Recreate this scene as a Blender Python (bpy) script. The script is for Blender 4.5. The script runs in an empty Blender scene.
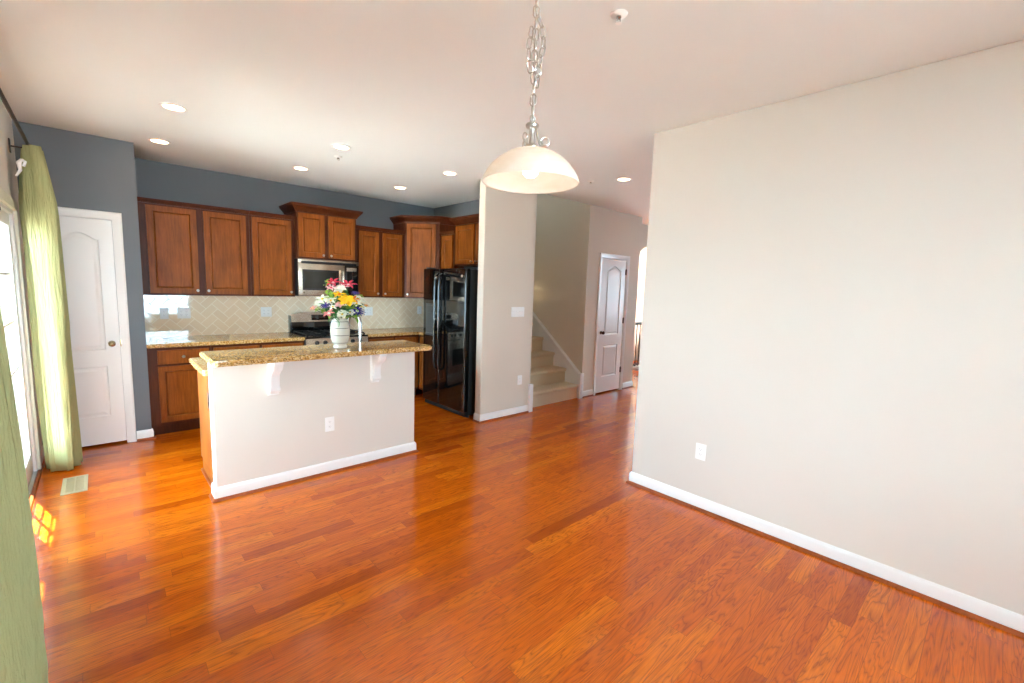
import bpy, bmesh, math, random
from mathutils import Vector, Matrix
random.seed(7)
sc = bpy.context.scene
COL = sc.collection
PI = math.pi

# ------------------------------------------------------------------ camera
cam_d = bpy.data.cameras.new('camera')
cam = bpy.data.objects.new('camera', cam_d)
COL.objects.link(cam)
YAW, PIT, ROL = math.radians(42.637), math.radians(6.707), math.radians(-1.849)
fw = Vector((math.sin(YAW)*math.cos(PIT), math.cos(YAW)*math.cos(PIT), -math.sin(PIT)))
r_ = Vector((math.cos(YAW), -math.sin(YAW), 0)); d_ = fw.cross(r_)
rt = math.cos(ROL)*r_ + math.sin(ROL)*d_
dn = -math.sin(ROL)*r_ + math.cos(ROL)*d_
m = Matrix((( rt.x, -dn.x, -fw.x, 0.0), (rt.y, -dn.y, -fw.y, 0.0), (rt.z, -dn.z, -fw.z, 1.55), (0, 0, 0, 1)))
cam.matrix_world = m
cam_d.sensor_width = 36.0
cam_d.lens = 449.05*36/1024
cam_d.clip_start = 0.02
sc.camera = cam

# ------------------------------------------------------------------ world, sun, exposure
sc.view_settings.view_transform = 'Standard'
sc.view_settings.look = 'None'
sc.view_settings.gamma = 1.0
sc.view_settings.use_curve_mapping = False
sc.view_settings.exposure = 1.56
try:
    sc.cycles.use_denoising = True
    sc.cycles.max_bounces = 14
    sc.cycles.diffuse_bounces = 8
    sc.cycles.glossy_bounces = 5
    sc.cycles.transparent_max_bounces = 12
    sc.cycles.sample_clamp_indirect = 12.0
    sc.cycles.caustics_reflective = False
    sc.cycles.caustics_refractive = False
except Exception:
    pass
SKY = 10.0
world = bpy.data.worlds.new('daylight'); sc.world = world
world.use_nodes = True
bg = world.node_tree.nodes['Background']
bg.inputs[0].default_value = (0.68, 0.94, 1.16, 1); bg.inputs[1].default_value = SKY
sun_d = bpy.data.lights.new('sun', 'SUN'); sun_d.energy = 170.0; sun_d.angle = math.radians(0.6); sun_d.color = (1, .95, .86)
sun = bpy.data.objects.new('sun', sun_d); COL.objects.link(sun)
sun.rotation_euler = Vector((0.142, -0.5, -1.0)).to_track_quat('-Z', 'Y').to_euler()
LAMP = 6.5          # recessed lamps
BULB = 8.0

# ------------------------------------------------------------------ materials
def lin(c):
    out = []
    for v in c[:3]:
        v = v/255.0
        out.append(v/12.92 if v <= 0.04045 else ((v+0.055)/1.055)**2.4)
    return (*out, 1.0)

class NT:
    def __init__(s, name):
        s.m = bpy.data.materials.new(name); s.m.use_nodes = True
        s.t = s.m.node_tree; s.t.nodes.clear()
        s.out = s.t.nodes.new('ShaderNodeOutputMaterial')
    def n(s, kind, **kw):
        nd = s.t.nodes.new(kind)
        for k, v in kw.items():
            if k.startswith('i_'):
                k2 = k[2:]; nd.inputs[int(k2) if k2.isdigit() else k2.replace('_', ' ')].default_value = v
            else: setattr(nd, k, v)
        return nd
    def l(s, a, b): s.t.links.new(a, b)
    def math(s, op, a, b=None, c=None):
        nd = s.t.nodes.new('ShaderNodeMath'); nd.operation = op
        for i, v in enumerate((a, b, c)):
            if v is None: continue
            if isinstance(v, (int, float)): nd.inputs[i].default_value = v
            else: s.l(v, nd.inputs[i])
        return nd.outputs[0]
    def mix(s, f, a, b, mode='MIX'):
        nd = s.t.nodes.new('ShaderNodeMix'); nd.data_type = 'RGBA'; nd.blend_type = mode
        for sock, v in ((nd.inputs[0], f), (nd.inputs[6], a), (nd.inputs[7], b)):
            if isinstance(v, (int, float)): sock.default_value = v
            elif isinstance(v, tuple): sock.default_value = v
            else: s.l(v, sock)
        return nd.outputs[2]
    def ramp(s, f, stops):
        nd = s.t.nodes.new('ShaderNodeValToRGB'); cr = nd.color_ramp
        while len(cr.elements) < len(stops): cr.elements.new(0.5)
        for e, (p, c) in zip(cr.elements, stops): e.position = p; e.color = c
        s.l(f, nd.inputs[0]); return nd.outputs[0]
    def bsdf(s, color=None, rough=0.5, metal=0.0, **kw):
        b = s.t.nodes.new('ShaderNodeBsdfPrincipled')
        for key, v in (('Base Color', color), ('Roughness', rough), ('Metallic', metal)):
            if v is None: continue
            if isinstance(v, (int, float, tuple)): b.inputs[key].default_value = v
            else: s.l(v, b.inputs[key])
        for k, v in kw.items():
            k = k.replace('_', ' ')
            if isinstance(v, (int, float, tuple)): b.inputs[k].default_value = v
            else: s.l(v, b.inputs[k])
        s.l(b.outputs[0], s.out.inputs[0]); return b
    def bump(s, h, strength=0.2, dist=0.01):
        nd = s.n('ShaderNodeBump'); nd.inputs['Strength'].default_value = strength; nd.inputs['Distance'].default_value = dist
        s.l(h, nd.inputs['Height']); return nd.outputs[0]
    def obj(s): return s.n('ShaderNodeTexCoord').outputs['Object']
    def mapping(s, vec, scale=(1, 1, 1), rot=(0, 0, 0), loc=(0, 0, 0)):
        nd = s.n('ShaderNodeMapping'); nd.inputs['Scale'].default_value = scale; nd.inputs['Rotation'].default_value = rot; nd.inputs['Location'].default_value = loc
        s.l(vec, nd.inputs[0]); return nd.outputs[0]
    def noise(s, vec, scale, detail=4, rough=0.5, dist=0.0):
        nd = s.n('ShaderNodeTexNoise'); nd.inputs['Scale'].default_value = scale; nd.inputs['Detail'].default_value = detail
        nd.inputs['Roughness'].default_value = rough; nd.inputs['Distortion'].default_value = dist
        s.l(vec, nd.inputs['Vector']); return nd.outputs[0]

def paint(name, rgb, rough=0.6, bump=0.06, spec=0.3):
    k = NT(name); o = k.obj()
    n1 = k.noise(o, 220, 3); n2 = k.noise(o, 1.3, 3)
    c = lin(rgb); c2 = tuple(v*0.96 for v in c[:3]) + (1,)
    b = k.bsdf(k.mix(n2, c, c2), rough)
    b.inputs['Specular IOR Level'].default_value = spec
    k.l(k.bump(n1, bump, 0.002), b.inputs['Normal'])
    return k.m
def plain(name, rgb, rough=0.4, metal=0.0, scale=60, var=0.06, **kw):
    k = NT(name); n = k.noise(k.obj(), scale, 3)
    c = lin(rgb); lo = tuple(v*(1-var) for v in c[:3]) + (1,)
    k.bsdf(k.mix(n, c, lo), rough, metal, **kw); return k.m

M = {}
M['wall'] = paint('beige_wall_paint', (224, 217, 206))
M['stub'] = paint('tan_wall_paint', (224, 213, 196))
M['blue'] = paint('slate_blue_wall_paint', (112, 117, 122))
M['ceil'] = paint('ceiling_paint', (238, 243, 241), 0.8)
M['trim'] = paint('white_trim_paint', (240, 238, 235), 0.3, 0.02, 0.5)
M['cream'] = paint('cream_trim_paint', (226, 219, 196), 0.35, 0.02, 0.5)
M['plastic'] = plain('white_plastic', (250, 249, 245), 0.3)
M['slot'] = plain('grey_slot', (150, 146, 140), 0.5)
M['brass'] = plain('aged_brass', (166, 148, 110), 0.25, 1.0)
M['nickel'] = plain('brushed_nickel', (200, 196, 188), 0.28, 1.0)
M['chrome'] = plain('polished_chrome', (190, 190, 188), 0.22, 1.0)
M['bronze'] = plain('dark_bronze', (62, 50, 40), 0.4, 0.8)
M['iron'] = plain('black_iron', (26, 24, 23), 0.45, 0.3)
M['gloss_black'] = plain('gloss_black_enamel', (9, 9, 9), 0.06, 0.0, Coat_Weight=0.6, Coat_Roughness=0.03)
M['side_black'] = plain('textured_black_enamel', (40, 39, 37), 0.4)
M['dark_glass'] = plain('dark_oven_glass', (48, 47, 42), 0.06)
M['matte_black'] = plain('matte_black_iron', (15, 15, 15), 0.5)
M['ceramic'] = plain('white_glazed_ceramic', (206, 196, 180), 0.18, 0.0, 18, .1)
M['band'] = plain('grey_band_glaze', (92, 86, 82), 0.3)
M['vent'] = plain('beige_vent_metal', (190, 176, 140), 0.4, .3)
M['vent_dark'] = plain('vent_shadow_metal', (120, 108, 84), 0.6, .2)
M['ribbon'] = plain('white_ribbon', (245, 240, 238), 0.6)
M['ground'] = plain('grey_deck_concrete', (116, 118, 120), 0.9, 0, 6)

M['grey_plastic'] = plain('dark_grey_plastic', (74, 73, 70), .3)
def metal_brushed():
    k = NT('brushed_stainless'); n = k.noise(k.mapping(k.obj(), (3, 3, 260)), 4, 3)
    k.bsdf(k.mix(n, lin((214, 200, 182)), lin((186, 172, 154))), k.math('MULTIPLY_ADD', n, .15, .2), 1.0); return k.m
M['steel'] = metal_brushed()

def wood(name, light, dark, rough=0.42):
    k = NT(name); o = k.obj()
    rnd = k.n('ShaderNodeObjectInfo').outputs['Random']
    v = k.n('ShaderNodeVectorMath', operation='ADD'); k.l(o, v.inputs[0])
    cb = k.n('ShaderNodeCombineXYZ'); k.l(k.math('MULTIPLY', rnd, 37.0), cb.inputs[0]); k.l(k.math('MULTIPLY', rnd, 11.0), cb.inputs[2]); k.l(cb.outputs[0], v.inputs[1])
    g = k.noise(k.mapping(v.outputs[0], (22, 22, 1.6)), 3, 6, .6, .6)
    bl = k.noise(k.mapping(v.outputs[0], (3, 3, 1.5)), 2.2, 3)
    f = k.math('ADD', k.math('MULTIPLY', g, .55), k.math('MULTIPLY', bl, .45))
    c = k.ramp(f, [(.3, lin(dark)), (.7, lin(light))])
    b = k.bsdf(c, rough, Specular_IOR_Level=0.18)
    k.l(k.bump(g, .05, .002), b.inputs['Normal']); return k.m
M['wood'] = wood('cherry_cabinet_wood', (162, 90, 31), (104, 51, 15))
M['wood_dark'] = wood('dark_cherry_cabinet_wood', (98, 48, 22), (66, 30, 14))
M['shoe'] = wood('shoe_molding_wood', (170, 86, 38), (126, 58, 24))

def floor_mat():
    k = NT('oak_strip_floor'); o = k.obj()
    sp = k.n('ShaderNodeSeparateXYZ'); k.l(o, sp.inputs[0]); x, y = sp.outputs[0], sp.outputs[1]
    W = 0.0815
    yr = k.math('DIVIDE', y, W); row = k.math('FLOOR', yr); fy = k.math('FRACT', yr)
    w1 = k.n('ShaderNodeTexWhiteNoise', noise_dimensions='1D'); k.l(row, w1.inputs['W'])
    w2 = k.n('ShaderNodeTexWhiteNoise', noise_dimensions='1D'); k.l(k.math('ADD', row, 77.3), w2.inputs['W'])
    L = k.math('MULTIPLY_ADD', w2.outputs[0], 0.55, 0.55)
    xr = k.math('ADD', k.math('DIVIDE', x, L), k.math('MULTIPLY', w1.outputs[0], 9.0))
    ix = k.math('FLOOR', xr); fx = k.math('FRACT', xr)
    cb = k.n('ShaderNodeCombineXYZ'); k.l(ix, cb.inputs[0]); k.l(row, cb.inputs[1])
    w3 = k.n('ShaderNodeTexWhiteNoise', noise_dimensions='2D'); k.l(cb.outputs[0], w3.inputs['Vector'])
    rb = w3.outputs[0]
    off = k.n('ShaderNodeVectorMath', operation='SCALE'); k.l(w3.outputs[1], off.inputs[0]); off.inputs['Scale'].default_value = 30
    pv = k.n('ShaderNodeVectorMath', operation='ADD'); k.l(o, pv.inputs[0]); k.l(off.outputs[0], pv.inputs[1])
    fine = k.noise(k.mapping(pv.outputs[0], (2.2, 55, 1)), 3.2, 6, .65)
    broad = k.noise(k.mapping(pv.outputs[0], (.9, 10, 1)), 1.2, 3, .55, .6)
    rings = k.math('ABSOLUTE', k.math('SINE', k.math('MULTIPLY', broad, 44.0)))
    rings = k.math('POWER', rings, 0.30)
    base = k.ramp(rb, [(0, lin((176, 76, 3))), (.15, lin((204, 93, 4))), (.6, lin((216, 103, 5))), (.88, lin((228, 119, 12))), (1, lin((182, 74, 3)))])
    c1 = k.mix(k.math('MULTIPLY', k.math('SUBTRACT', 1.0, rings), .95), base, lin((112, 38, 3)))
    c2 = k.mix(k.math('MULTIPLY', k.math('SUBTRACT', fine, .38), 1.3), c1, lin((134, 52, 4)))
    ey = k.math('MULTIPLY', k.math('MINIMUM', fy, k.math('SUBTRACT', 1.0, fy)), W)
    ex = k.math('MULTIPLY', k.math('MINIMUM', fx, k.math('SUBTRACT', 1.0, fx)), L)
    gap = k.math('LESS_THAN', k.math('MINIMUM', ex, ey), 0.0009)
    c3 = k.mix(k.math('MULTIPLY', gap, .5), c2, lin((60, 26, 12)))
    b = k.bsdf(c3, k.math('MULTIPLY_ADD', fine, .08, .13))
    b.inputs['Specular IOR Level'].default_value = 0.42
    h = k.math('SUBTRACT', k.math('MULTIPLY', rings, .2), k.math('MULTIPLY', gap, 1.0))
    k.l(k.bump(h, .12, .002), b.inputs['Normal'])
    return k.m
M['floor'] = floor_mat()

def granite():
    k = NT('gold_granite'); o = k.obj()
    vo = k.n('ShaderNodeTexVoronoi'); vo.inputs['Scale'].default_value = 115; k.l(o, vo.inputs['Vector'])
    sp = k.n('ShaderNodeSeparateColor'); k.l(vo.outputs['Color'], sp.inputs[0])
    big = k.noise(o, 9, 5, .65); mid = k.noise(o, 55, 4, .6)
    base = k.ramp(big, [(.3, lin((156, 106, 44))), (.5, lin((202, 154, 82))), (.7, lin((220, 186, 130)))])
    speck = k.ramp(sp.outputs[0], [(0, lin((52, 38, 28))), (.13, lin((110, 76, 42))), (.3, lin((188, 136, 66))), (.65, lin((216, 176, 110))), (1, lin((236, 216, 176)))])
    c = k.mix(.62, base, speck)
    c = k.mix(k.math('MULTIPLY', k.math('GREATER_THAN', mid, .62), .55), c, lin((104, 74, 44)))
    k.bsdf(c, 0.09); return k.m
M['granite'] = granite()

def herringbone():
    k = NT('herringbone_tile'); o = k.obj()
    sp = k.n('ShaderNodeSeparateXYZ'); k.l(o, sp.inputs[0]); x, z = sp.outputs[0], sp.outputs[2]
    T = 0.078; s2 = 1/(T*math.sqrt(2))
    u = k.math('MULTIPLY', k.math('ADD', x, z), s2); v = k.math('MULTIPLY', k.math('SUBTRACT', z, x), s2)
    u = k.math('ADD', u, 100.0); v = k.math('ADD', v, 100.0)
    i, j = k.math('FLOOR', u), k.math('FLOOR', v); fu, fv = k.math('FRACT', u), k.math('FRACT', v)
    kk = k.math('FLOORED_MODULO', k.math('SUBTRACT', i, j), 4.0)
    hor = k.math('LESS_THAN', kk, 1.5)
    k1 = k.math('COMPARE', kk, 1.0, .3); k2 = k.math('COMPARE', kk, 2.0, .3)
    lu = k.math('ADD', fu, k1); lv = k.math('ADD', fv, k2)
    e = lambda a, n: k.math('MINIMUM', a, k.math('SUBTRACT', n, a))
    dh = k.math('MINIMUM', e(lu, 2.0), e(fv, 1.0)); dv = k.math('MINIMUM', e(lv, 2.0), e(fu, 1.0))
    d = k.math('ADD', k.math('MULTIPLY', hor, dh), k.math('MULTIPLY', k.math('SUBTRACT', 1.0, hor), dv))
    grout = k.math('LESS_THAN', d, 0.045)
    idx = k.n('ShaderNodeCombineXYZ'); k.l(k.math('SUBTRACT', i, k1), idx.inputs[0]); k.l(k.math('SUBTRACT', j, k2), idx.inputs[1])
    wn = k.n('ShaderNodeTexWhiteNoise', noise_dimensions='2D'); k.l(idx.outputs[0], wn.inputs['Vector'])
    tile = k.mix(wn.outputs[0], lin((250, 229, 197)), lin((245, 223, 190)))
    c = k.mix(grout, tile, lin((252, 240, 218)))
    rough = k.math('MULTIPLY_ADD', grout, .75, .05)
    b = k.bsdf(c, rough)
    k.l(k.math('MULTIPLY_ADD', grout, -.9, .95), b.inputs['Specular IOR Level'])
    hh = k.math('MINIMUM', d, 0.06)
    k.l(k.bump(hh, .15, .01), b.inputs['Normal']); return k.m
M['tile'] = herringbone()

def carpet_mat():
    k = NT('tan_carpet'); o = k.obj(); n = k.noise(o, 260, 4, .7); b_ = k.noise(o, 12, 3)
    b = k.bsdf(k.mix(b_, k.mix(n, lin((228, 210, 180)), lin((196, 176, 144))), lin((212, 194, 162))), 0.95)
    k.l(k.bump(n, .6, .01), b.inputs['Normal']); return k.m
M['carpet'] = carpet_mat()

def fabric(name, rgb):
    k = NT(name); o = k.obj()
    n = k.noise(k.mapping(o, (60, 60, 4)), 5, 3); w = k.noise(o, 320, 2)
    c = lin(rgb); c2 = tuple(v*.88 for v in c[:3])+(1,)
    col = k.mix(n, c, c2)
    b = k.bsdf(col, 0.85); b.inputs['Specular IOR Level'].default_value = .2
    wr = k.noise(k.mapping(o, (16, 16, 1.4)), 3, 4, .6, .5)
    k.l(k.bump(k.math('ADD', k.math('MULTIPLY', wr, 3.0), k.math('MULTIPLY', w, .25)), .5, .012), b.inputs['Normal'])
    tr = k.n('ShaderNodeBsdfTranslucent'); k.l(col, tr.inputs[0])
    mx = k.n('ShaderNodeMixShader'); mx.inputs[0].default_value = .15
    k.l(b.outputs[0], mx.inputs[1]); k.l(tr.outputs[0], mx.inputs[2]); k.l(mx.outputs[0], k.out.inputs[0]); return k.m
M['curtain'] = fabric('green_linen', (182, 180, 126))

def glass():
    k = NT('window_glass'); t = k.n('ShaderNodeBsdfTransparent'); t.inputs[0].default_value = (.96, .98, .97, 1)
    g = k.n('ShaderNodeBsdfGlossy'); g.inputs['Roughness'].default_value = .02
    fr = k.n('ShaderNodeFresnel'); fr.inputs[0].default_value = 1.45
    wv = k.noise(k.obj(), 1.0, 1); k.l(k.bump(wv, .02, .01), g.inputs['Normal'])
    mx = k.n('ShaderNodeMixShader'); k.l(k.math('MULTIPLY', fr.outputs[0], .8), mx.inputs[0]); k.l(t.outputs[0], mx.inputs[1]); k.l(g.outputs[0], mx.inputs[2])
    k.l(mx.outputs[0], k.out.inputs[0]); return k.m
M['glass'] = glass()

def shade_glass():
    k = NT('frosted_swirl_glass'); o = k.obj(); n = k.noise(k.mapping(o, (5, 5, 14)), 2, 3, .5, 1.2)
    col = k.mix(n, lin((253, 250, 245)), lin((240, 232, 220)))
    d = k.bsdf(col, .25)
    tr = k.n('ShaderNodeBsdfTranslucent'); k.l(col, tr.inputs[0])
    mx = k.n('ShaderNodeMixShader'); mx.inputs[0].default_value = .5
    k.l(d.outputs[0], mx.inputs[1]); k.l(tr.outputs[0], mx.inputs[2]); k.l(mx.outputs[0], k.out.inputs[0]); return k.m
M['shade'] = shade_glass()

def emit(name, rgb, s):
    k = NT(name); e = k.n('ShaderNodeEmission'); e.inputs[0].default_value = lin(rgb); e.inputs[1].default_value = s
    k.l(e.outputs[0], k.out.inputs[0]); return k.m
M['lamp'] = emit('lit_lamp_lens', (255, 218, 172), LAMP)
M['bulb'] = emit('lit_bulb', (255, 243, 228), BULB)

def petal(name, rgb, rgb2):
    k = NT(name); n = k.noise(k.obj(), 40, 3); k.bsdf(k.mix(n, lin(rgb), lin(rgb2)), .6); return k.m
M['f_red'] = petal('crimson_petal', (226, 50, 84), (200, 30, 60))
M['f_pink'] = petal('pale_pink_petal', (246, 202, 206), (236, 176, 186))
M['f_white'] = petal('white_petal', (250, 248, 236), (236, 232, 206))
M['f_yellow'] = petal('yellow_petal', (255, 216, 24), (250, 190, 12))
M['f_orange'] = petal('orange_petal', (240, 146, 26), (222, 100, 20))
M['f_blue'] = petal('deep_blue_petal', (46, 36, 160), (34, 26, 120))
M['f_purple'] = petal('purple_petal', (110, 80, 160), (80, 60, 130))
M['f_peach'] = petal('peach_pink_petal', (240, 160, 150), (226, 120, 120))
M['leaf'] = petal('green_leaf', (70, 128, 52), (36, 86, 36))
M['leaf_lime'] = petal('lime_leaf', (164, 196, 70), (120, 166, 52))
M['stem'] = petal('green_stem', (70, 110, 44), (60, 96, 40))

# ------------------------------------------------------------------ mesh builder
class MB:
    def __init__(s): s.b = bmesh.new()
    def box(s, x0, x1, y0, y1, z0, z1, bev=0.0, seg=2):
        t = bmesh.new()
        r = bmesh.ops.create_cube(t, size=1.0)
        for v in t.verts:
            v.co = Vector(((x0+x1)/2 + v.co.x*(x1-x0), (y0+y1)/2 + v.co.y*(y1-y0), (z0+z1)/2 + v.co.z*(z1-z0)))
        if bev > 0:
            bev = min(bev, .45*min(abs(x1-x0), abs(y1-y0), abs(z1-z0)))
            bmesh.ops.bevel(t, geom=t.edges[:], offset=bev, segments=seg, affect='EDGES', profile=.6)
        s.add(t); return s
    def add(s, t, mat=None):
        if mat is not None: bmesh.ops.transform(t, matrix=mat, verts=t.verts[:])
        me = bpy.data.meshes.new('tmp'); t.to_mesh(me); t.free()
        s.b.from_mesh(me); bpy.data.meshes.remove(me); return s
    def lathe(s, prof, c=(0, 0, 0), seg=32, mat=None):
        t = bmesh.new(); rings = []
        for r, z in prof:
            if r < 1e-6: rings.append([t.verts.new((0, 0, z))])
            else: rings.append([t.verts.new((r*math.cos(2*PI*i/seg), r*math.sin(2*PI*i/seg), z)) for i in range(seg)])
        for a, b in zip(rings, rings[1:]):
            for i in range(seg):
                j = (i+1) % seg
                f = ([a[0], b[j], b[i]] if len(a) == 1 else [a[i], a[j], b[0]] if len(b) == 1 else [a[i], a[j], b[j], b[i]])
                if len(a) == 1 and len(b) == 1: continue
                t.faces.new(f)
        mm = Matrix.Translation(Vector(c))
        if mat is not None: mm = mm @ mat
        s.add(t, mm); return s
    def tube(s, pts, r, seg=10, closed=False, caps=True):
        pts = [Vector(p) for p in pts]; n = len(pts); t = bmesh.new(); rings = []
        up = None
        for i, p in enumerate(pts):
            a = pts[(i-1) % n] if (closed or i > 0) else p; b = pts[(i+1) % n] if (closed or i < n-1) else p
            d = (b-a).normalized()
            if up is None:
                up = d.orthogonal().normalized()
            up = (up - d*up.dot(d)).normalized(); w = d.cross(up)
            rr = r[i] if isinstance(r, (list, tuple)) else r
            rings.append([t.verts.new(p + rr*(math.cos(2*PI*k/seg)*up + math.sin(2*PI*k/seg)*w)) for k in range(seg)])
        rng = range(n if closed else n-1)
        for i in rng:
            a, b = rings[i], rings[(i+1) % n]
            for k in range(seg):
                t.faces.new([a[k], a[(k+1) % seg], b[(k+1) % seg], b[k]])
        if caps and not closed:
            t.faces.new(rings[0][::-1]); t.faces.new(rings[-1])
        s.add(t); return s
    def prism(s, poly, axis, a, b, bev=0.0):
        """poly: 2-D outline; axis: 'x','y','z' extrusion axis from a to b"""
        t = bmesh.new()
        def P(p, h): return {'x': (h, p[0], p[1]), 'y': (p[0], h, p[1]), 'z': (p[0], p[1], h)}[axis]
        A = [t.verts.new(P(p, a)) for p in poly]; B = [t.verts.new(P(p, b)) for p in poly]
        n = len(poly)
        t.faces.new(A[::-1]); t.faces.new(B)
        for i in range(n): t.faces.new([A[i], A[(i+1) % n], B[(i+1) % n], B[i]])
        bmesh.ops.recalc_face_normals(t, faces=t.faces[:])
        if bev: bmesh.ops.bevel(t, geom=t.edges[:], offset=bev, segments=2, affect='EDGES')
        s.add(t); return s
    def sweep(s, path, prof, side=1, closed=False):
        """horizontal 2-D path; prof = closed outline [(offset, z)]; offset goes to the path's right when side=1"""
        P = [Vector((p[0], p[1])) for p in path]; n = len(P); offs = []
        for i in range(n):
            ds = []
            if closed or i > 0: ds.append((P[i]-P[i-1]).normalized())
            if closed or i < n-1: ds.append((P[(i+1) % n]-P[i]).normalized())
            ns = [Vector((d.y, -d.x))*side for d in ds]
            if len(ns) == 2:
                b = (ns[0]+ns[1]).normalized(); b = b/max(.25, b.dot(ns[0]))
            else: b = ns[0]
            offs.append(b)
        t = bmesh.new()
        R = [[t.verts.new((P[i].x+offs[i].x*o, P[i].y+offs[i].y*o, z)) for o, z in prof] for i in range(n)]
        k = len(prof)
        for i in range(n if closed else n-1):
            a, b = R[i], R[(i+1) % n]
            for q in range(k): t.faces.new([a[q], a[(q+1) % k], b[(q+1) % k], b[q]])
        if not closed: t.faces.new(R[0]); t.faces.new(R[-1][::-1])
        bmesh.ops.recalc_face_normals(t, faces=t.faces[:])
        s.add(t); return s
    def ball(s, c, r, sub=2, scale=(1, 1, 1)):
        t = bmesh.new(); bmesh.ops.create_icosphere(t, subdivisions=sub, radius=r)
        for v in t.verts: v.co = Vector((v.co.x*scale[0]+c[0], v.co.y*scale[1]+c[1], v.co.z*scale[2]+c[2]))
        s.add(t); return s
    def mesh(s, name, mat, smooth=True):
        me = bpy.data.meshes.new(name); bmesh.ops.recalc_face_normals(s.b, faces=s.b.faces[:]) if False else None
        s.b.to_mesh(me); s.b.free()
        me.materials.append(M[mat] if isinstance(mat, str) else mat)
        if smooth and len(me.polygons):
            me.shade_smooth(); me.set_sharp_from_angle(angle=math.radians(35))
        return me

def obj(name, mb, mat, parent=None, label=None, world=False, smooth=True):
    """world=True: the mesh was built in world coordinates and its parent is an unrotated Empty"""
    me = mb.mesh(name, mat, smooth)
    o = bpy.data.objects.new(name, me); COL.objects.link(o)
    if parent is not None:
        o.parent = parent
        if world:
            p = Vector((0, 0, 0)); q = parent
            while q is not None: p += q.location; q = q.parent
            me.transform(Matrix.Translation(-p))
    if label: o['label'] = label
    return o
def tag(o, label, cat, group=None):
    o['label'] = label; o['category'] = cat
    if group: o['group'] = group
    return o
def thing(name, label, cat, loc=(0, 0, 0), rotz=0.0, group=None):
    o = bpy.data.objects.new(name, None); COL.objects.link(o)
    o.empty_display_size = .05
    o.location = loc; o.rotation_euler = (0, 0, rotz)
    return tag(o, label, cat, group)
def struct(name, mb, mat, parent=None):
    o = obj(name, mb, mat, parent)
    if parent is None: o['kind'] = 'structure'
    return o
def tree_copy(o, parent=None):
    c = o.copy(); COL.objects.link(c)
    if parent is not None: c.parent = parent
    for ch in list(o.children): tree_copy(ch, c)
    return c

# ------------------------------------------------------------------ room shell
CE = 2.74
XL, XR = -0.43, 3.135           # window wall, right wall
YN, YP, YK = -2.4, 5.42, 6.08   # wall behind the camera, pantry wall, kitchen back wall
struct('floor', MB().box(-0.62, 11.7, -2.5, 6.7, -0.12, 0.0), 'floor')
c = MB()
c.box(-0.62, 3.97, -2.5, 6.2, CE, CE+.12); c.box(3.97, 11.7, -2.5, 4.035, CE, CE+.12); c.box(5.2, 9.5, 4.035, 6.7, CE, CE+.12); c.box(9.5, 11.7, 4.035, 4.54, CE, CE+.12)
struct('ceiling', c, 'ceil')
DY0, DY1, DZ = 3.12, 4.98, 2.0   # sliding door opening
HY0, HY1, HZ0, HZ1 = -2.1, -1.45, .95, 2.3      # unseen window, added behind the camera to brighten right wall and ceiling
w = MB(); w.box(XL-.14, XL, YN-.1, HY0, 0, CE); w.box(XL-.14, XL, HY1, DY0, 0, CE); w.box(XL-.14, XL, HY0, HY1, 0, HZ0); w.box(XL-.14, XL, HY0, HY1, HZ1, CE); w.box(XL-.14, XL, DY1, 6.2, 0, CE); w.box(XL-.14, XL, DY0, DY1, DZ, CE)
struct('wall_left', w, 'wall')
w = MB(); w.box(XL, -.345, YP, YP+.1, 0, CE); w.box(.125, .303, YP, YP+.1, 0, CE); w.box(-.345, .125, YP, YP+.1, 2.045, CE)
w.box(.203, .303, YP+.1, YK, 0, CE)
struct('wall_pantry', w, 'blue')
struct('wall_far', MB().box(-.43, 3.97, YK, YK+.1, 0, CE), 'blue')
struct('wall_kitchen', MB().box(3.88, 3.97, 4.05, YK, 0, CE), 'blue')
struct('wall_stub', MB().box(3.165, 3.97, 3.940, 4.05, 0, CE, .018, 4), 'stub')
w = MB(); w.box(XR, XR+.12, YN, 1.91, 0, CE, .012, 3)
struct('wall_right', w, 'wall')
# wall behind the camera with a window
w = MB(); WX0, WX1, WZ0, WZ1 = .30, 1.76, .50, 2.55
w.box(XL-.14, WX0, YN-.1, YN, 0, CE); w.box(WX1, 11.7, YN-.1, YN, 0, CE); w.box(WX0, WX1, YN-.1, YN, 0, WZ0); w.box(WX0, WX1, YN-.1, YN, WZ1, CE)
struct('wall_near', w, 'wall')
# stair walls, closet wall, hall
struct('wall_stair', MB().box(5.1, 5.2, 4.12, 6.7, 0, 4.6), 'stub')
struct('wall_stairwell', MB().box(3.88, 3.97, 4.035, 6.7, CE+.12, 4.6).box(3.97, 5.1, 6.6, 6.7, 0, 3.5).box(3.97, 4.2, 6.6, 6.7, 3.5, 4.2).box(4.8, 5.1, 6.6, 6.7, 3.5, 4.2).box(3.97, 5.1, 6.6, 6.7, 4.2, 4.6).box(3.88, 5.2, 4.035-.1, 4.035, CE+.12, 4.6)
       .box(3.88, 5.2, 3.935, 6.7, 4.6, 4.7).box(3.88, 3.97, YK+.1, 6.7, 0, CE+.12).box(5.1, 5.2, 4.035, 4.12, CE, 4.6), 'stub')
CX0, CX1 = 5.43, 6.075
w = MB(); w.box(5.1, CX0, 4.02, 4.12, 0, CE); w.box(CX1, 6.42, 4.02, 4.12, 0, CE); w.box(CX0, CX1, 4.02, 4.12, 2.05, CE); w.box(6.32, 6.42, 4.12, 6.6, 0, CE)
struct('wall_closet', w, 'stub')
w = MB(); w.box(5.2, 6.32, 5.2, 5.3, 0, CE)
struct('wall_closet_back', w, 'stub')
w = MB()
w.prism([(6.42, 2.74), (6.42, 0), (6.93, 0), (6.93, 2.19), (7.22, 2.36), (9.0, 2.36), (9.29, 2.19), (9.29, 0), (11.6, 0), (11.6, 2.74)], 'y', 4.42, 4.52)
struct('wall_hall', w, 'stub')
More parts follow.
